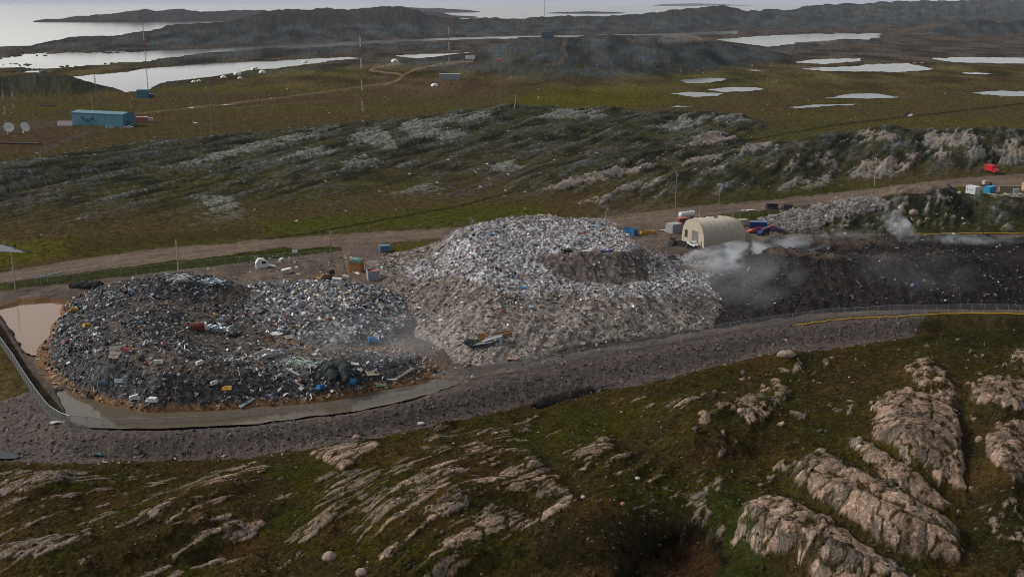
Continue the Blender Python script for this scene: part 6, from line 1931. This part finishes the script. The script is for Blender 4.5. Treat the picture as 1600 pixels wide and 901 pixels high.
# ------------------------------------------------------------------ gulls in flight and settled
def gull():
    t = thing('gull', 'white gull', 'gull', (0, 0, 0))
    b = B(); b.blob((0, 0, 0), (.10, .34, .10), 0, 1); b.blob((0, .36, .04), (.07, .10, .07), 0, 1); b.prism([(-.05, -.02), (.05, -.02), (.05, .02), (-.05, .02)], -.52, -.3); b.part('body', mat('gull_white', (.80,.80,.80), .7, .03), t, True)
    for s_ in (-1, 1):
        b = B(); b.add([(s_ * .07, .16, .03), (s_ * .42, .22, .20), (s_ * .80, .02, .10), (s_ * .42, .02, .19), (s_ * .07, -.12, .03),
                        (s_ * .07, .16, .0), (s_ * .42, .22, .17), (s_ * .80, .02, .09), (s_ * .42, .02, .16), (s_ * .07, -.12, .0)],
                       [(0, 1, 3, 4), (1, 2, 3), (5, 9, 8, 6), (6, 8, 7), (0, 5, 6, 1), (1, 6, 7, 2), (2, 7, 8, 3), (3, 8, 9, 4), (4, 9, 5, 0)]); b.part('wing', mat('gull_wing', (.66,.67,.69), .7, .05), t)
    B().prism([(-.02, .02), (.02, .02), (.01, .05), (-.01, .05)], .44, .52).part('bill', YEL, t)
    return t
g0 = gull()
GU = [(761,257),(743,270),(764,280),(794,273),(844,272),(820,301),(683,285),(751,292),(593,299),(509,283),(228,299),(329,268),(640,272),(700,250),(866,250),(877,296),(1000,262),(932,240),(540,330),(463,345),(1163,289),(905,318)]
for i, (px, py) in enumerate(GU):
    gx, gy, gz = hit(px, py, top)
    k = .93
    loc = Vector((0, 0, H)) * (1 - k) + Vector((gx, gy, gz)) * k
    lab, gr = 'white gull flying low over the ridge behind the road', 'gulls flying over the ridge'
    if i == 0: o = g0
    else: o = copy_thing(g0, loc, 0)
    o['label'], o['group'] = lab, gr
    o.location = loc; o.rotation_euler = (R(random.uniform(-12, 25)), R(random.uniform(-35, 35)), random.uniform(0, 6.28)); s_ = random.uniform(1.15, 1.5); o.scale = (s_, s_, s_)

# ------------------------------------------------------------------ smoke and haze
def smoke(label, pts, dens, sc, radii, seed=0, thr=.45):
    """one closed lumpy body of smoke round a line of points"""
    b = B()
    for i in range(len(pts) - 1):
        p, q = Vector(pts[i]), Vector(pts[i + 1])
    P = [Vector(p) for p in pts]
    n = 12; V_, F_ = [], []
    L = len(P)
    for i, p in enumerate(P):
        rx, rz_ = radii[i]
        d = (P[min(i + 1, L - 1)] - P[max(i - 1, 0)]); d.z = 0
        d = d.normalized(); a = Vector((-d.y, d.x, 0))
        for k in range(n):
            t = 6.28318 * k / n
            V_.append(p + a * math.cos(t) * rx + Vector((0, 0, math.sin(t) * rz_)))
    for i in range(L - 1):
        for k in range(n): F_.append((i * n + k, i * n + (k + 1) % n, (i + 1) * n + (k + 1) % n, (i + 1) * n + k))
    F_ += [tuple(range(n - 1, -1, -1)), tuple(range((L - 1) * n, L * n))]
    b.add(V_, F_)
    m = bpy.data.materials.new('smoke'); m.use_nodes = True
    nt_ = m.node_tree; nt_.nodes.clear()
    o_ = nt_.nodes.new('ShaderNodeOutputMaterial'); v = nt_.nodes.new('ShaderNodeVolumePrincipled')
    v.inputs['Color'].default_value = (.90, .95, 1.0, 1); v.inputs['Anisotropy'].default_value = .1
    tc = nt_.nodes.new('ShaderNodeTexCoord'); mp = nt_.nodes.new('ShaderNodeMapping'); mp.inputs['Location'].default_value = (seed * 3.1, seed * 1.7, 0); mp.inputs['Scale'].default_value = (1, 1, 1.3)
    nz = nt_.nodes.new('ShaderNodeTexNoise'); nz.inputs['Scale'].default_value = sc; nz.inputs['Detail'].default_value = 4; nz.inputs['Distortion'].default_value = .8
    nt_.links.new(tc.outputs['Object'], mp.inputs['Vector']); nt_.links.new(mp.outputs[0], nz.inputs['Vector'])
    mr = nt_.nodes.new('ShaderNodeMapRange'); mr.inputs['From Min'].default_value = thr; mr.inputs['From Max'].default_value = thr + .3; mr.inputs['To Max'].default_value = dens; mr.interpolation_type = 'SMOOTHSTEP'
    nt_.links.new(nz.outputs['Fac'], mr.inputs['Value'])
    # thin out towards the skin of the body, measured inside its own box
    mp2 = nt_.nodes.new('ShaderNodeVectorMath'); mp2.operation = 'SUBTRACT'; mp2.inputs[1].default_value = (.5, .5, .5)
    nt_.links.new(tc.outputs['Generated'], mp2.inputs[0])
    ln = nt_.nodes.new('ShaderNodeVectorMath'); ln.operation = 'LENGTH'; nt_.links.new(mp2.outputs[0], ln.inputs[0])
    fo = nt_.nodes.new('ShaderNodeMapRange'); fo.inputs['From Min'].default_value = .52; fo.inputs['From Max'].default_value = .12; fo.inputs['To Min'].default_value = 0; fo.inputs['To Max'].default_value = 1; fo.interpolation_type = 'SMOOTHSTEP'
    nt_.links.new(ln.outputs['Value'], fo.inputs['Value'])
    mu = nt_.nodes.new('ShaderNodeMath'); mu.operation = 'MULTIPLY'; nt_.links.new(mr.outputs[0], mu.inputs[0]); nt_.links.new(fo.outputs[0], mu.inputs[1])
    nt_.links.new(mu.outputs[0], v.inputs['Density']); nt_.links.new(v.outputs[0], o_.inputs['Volume'])
    o = b.part('smoke', m, None, True)
    tag(o, label, 'smoke', kind='stuff')
    return o
def at(px, py, z):
    x, y = gp(px, py, z)
    return (float(x), float(y), z)
smoke('thick pale smoke drifting off the end of the burnt bank toward the shelter', [at(1330,368,11), at(1275,374,10), at(1225,388,7), at(1175,400,5), at(1120,412,4), at(1060,434,3.5)], .28, .16, [(2,1.5),(5,2.8),(10,4),(13,4.4),(12,4),(6,2)], 1, .42)
smoke('thin blue smoke hanging over the left foot of the burnt bank', [at(1240,400,11), at(1200,420,10), at(1150,440,8), at(1100,460,7), at(1060,470,6)], .018, .10, [(6,4),(12,7),(14,8),(12,7),(6,4)], 2, .35)
smoke('wisp of smoke rising from the middle of the burnt bank', [at(1432,388,9), at(1424,374,12.5), at(1410,360,16), at(1396,345,20), at(1378,326,25)], .16, .30, [(2,2),(3.2,2.5),(3.6,3),(3.4,3),(1.5,2)], 3, .44)
smoke('low smoke creeping along the right crest of the burnt bank', [at(1420,371,10), at(1460,372,10.5), at(1510,373,10.5), at(1560,376,10.5), at(1620,378,10.5)], .13, .28, [(3,1.4),(4,1.8),(4,1.8),(4,2),(3,1.5)], 4, .42)
smoke('thin smoke low along the left crest of the burnt bank', [at(1225,368,9), at(1260,367,10), at(1300,364,10.5), at(1350,365,10.5), at(1390,366,10.5)], .12, .25, [(3,1.2),(4,1.6),(4,1.6),(4,1.5),(3,1.2)], 6, .42)
smoke('faint haze of smoke over the face of the burnt bank', [at(1300,430,11), at(1350,430,11), at(1400,425,11), at(1460,425,11), at(1560,425,11)], .009, .09, [(6,4),(10,6),(12,7),(12,7),(8,5)], 7, .35)
smoke('faint smoke drifting across the yard between the heaps', [at(430,560,5), at(520,545,7), at(600,530,8), at(680,520,8), at(760,505,10)], .016, .08, [(6,3),(12,6),(14,7),(14,7),(8,4)], 5, .35)
# the air itself
b = B(); b.box((0, 30000, 10), (130000, 130000, 320))
m = bpy.data.materials.new('haze'); m.use_nodes = True
nt_ = m.node_tree; nt_.nodes.clear()
o_ = nt_.nodes.new('ShaderNodeOutputMaterial'); v = nt_.nodes.new('ShaderNodeVolumePrincipled')
v.inputs['Color'].default_value = (.80, .87, 1.0, 1); v.inputs['Density'].default_value = 2.4e-5
nt_.links.new(v.outputs[0], o_.inputs['Volume'])
o = b.part('haze', m)
tag(o, 'thin bluish air between the viewer and the far coast', 'haze', kind='stuff')
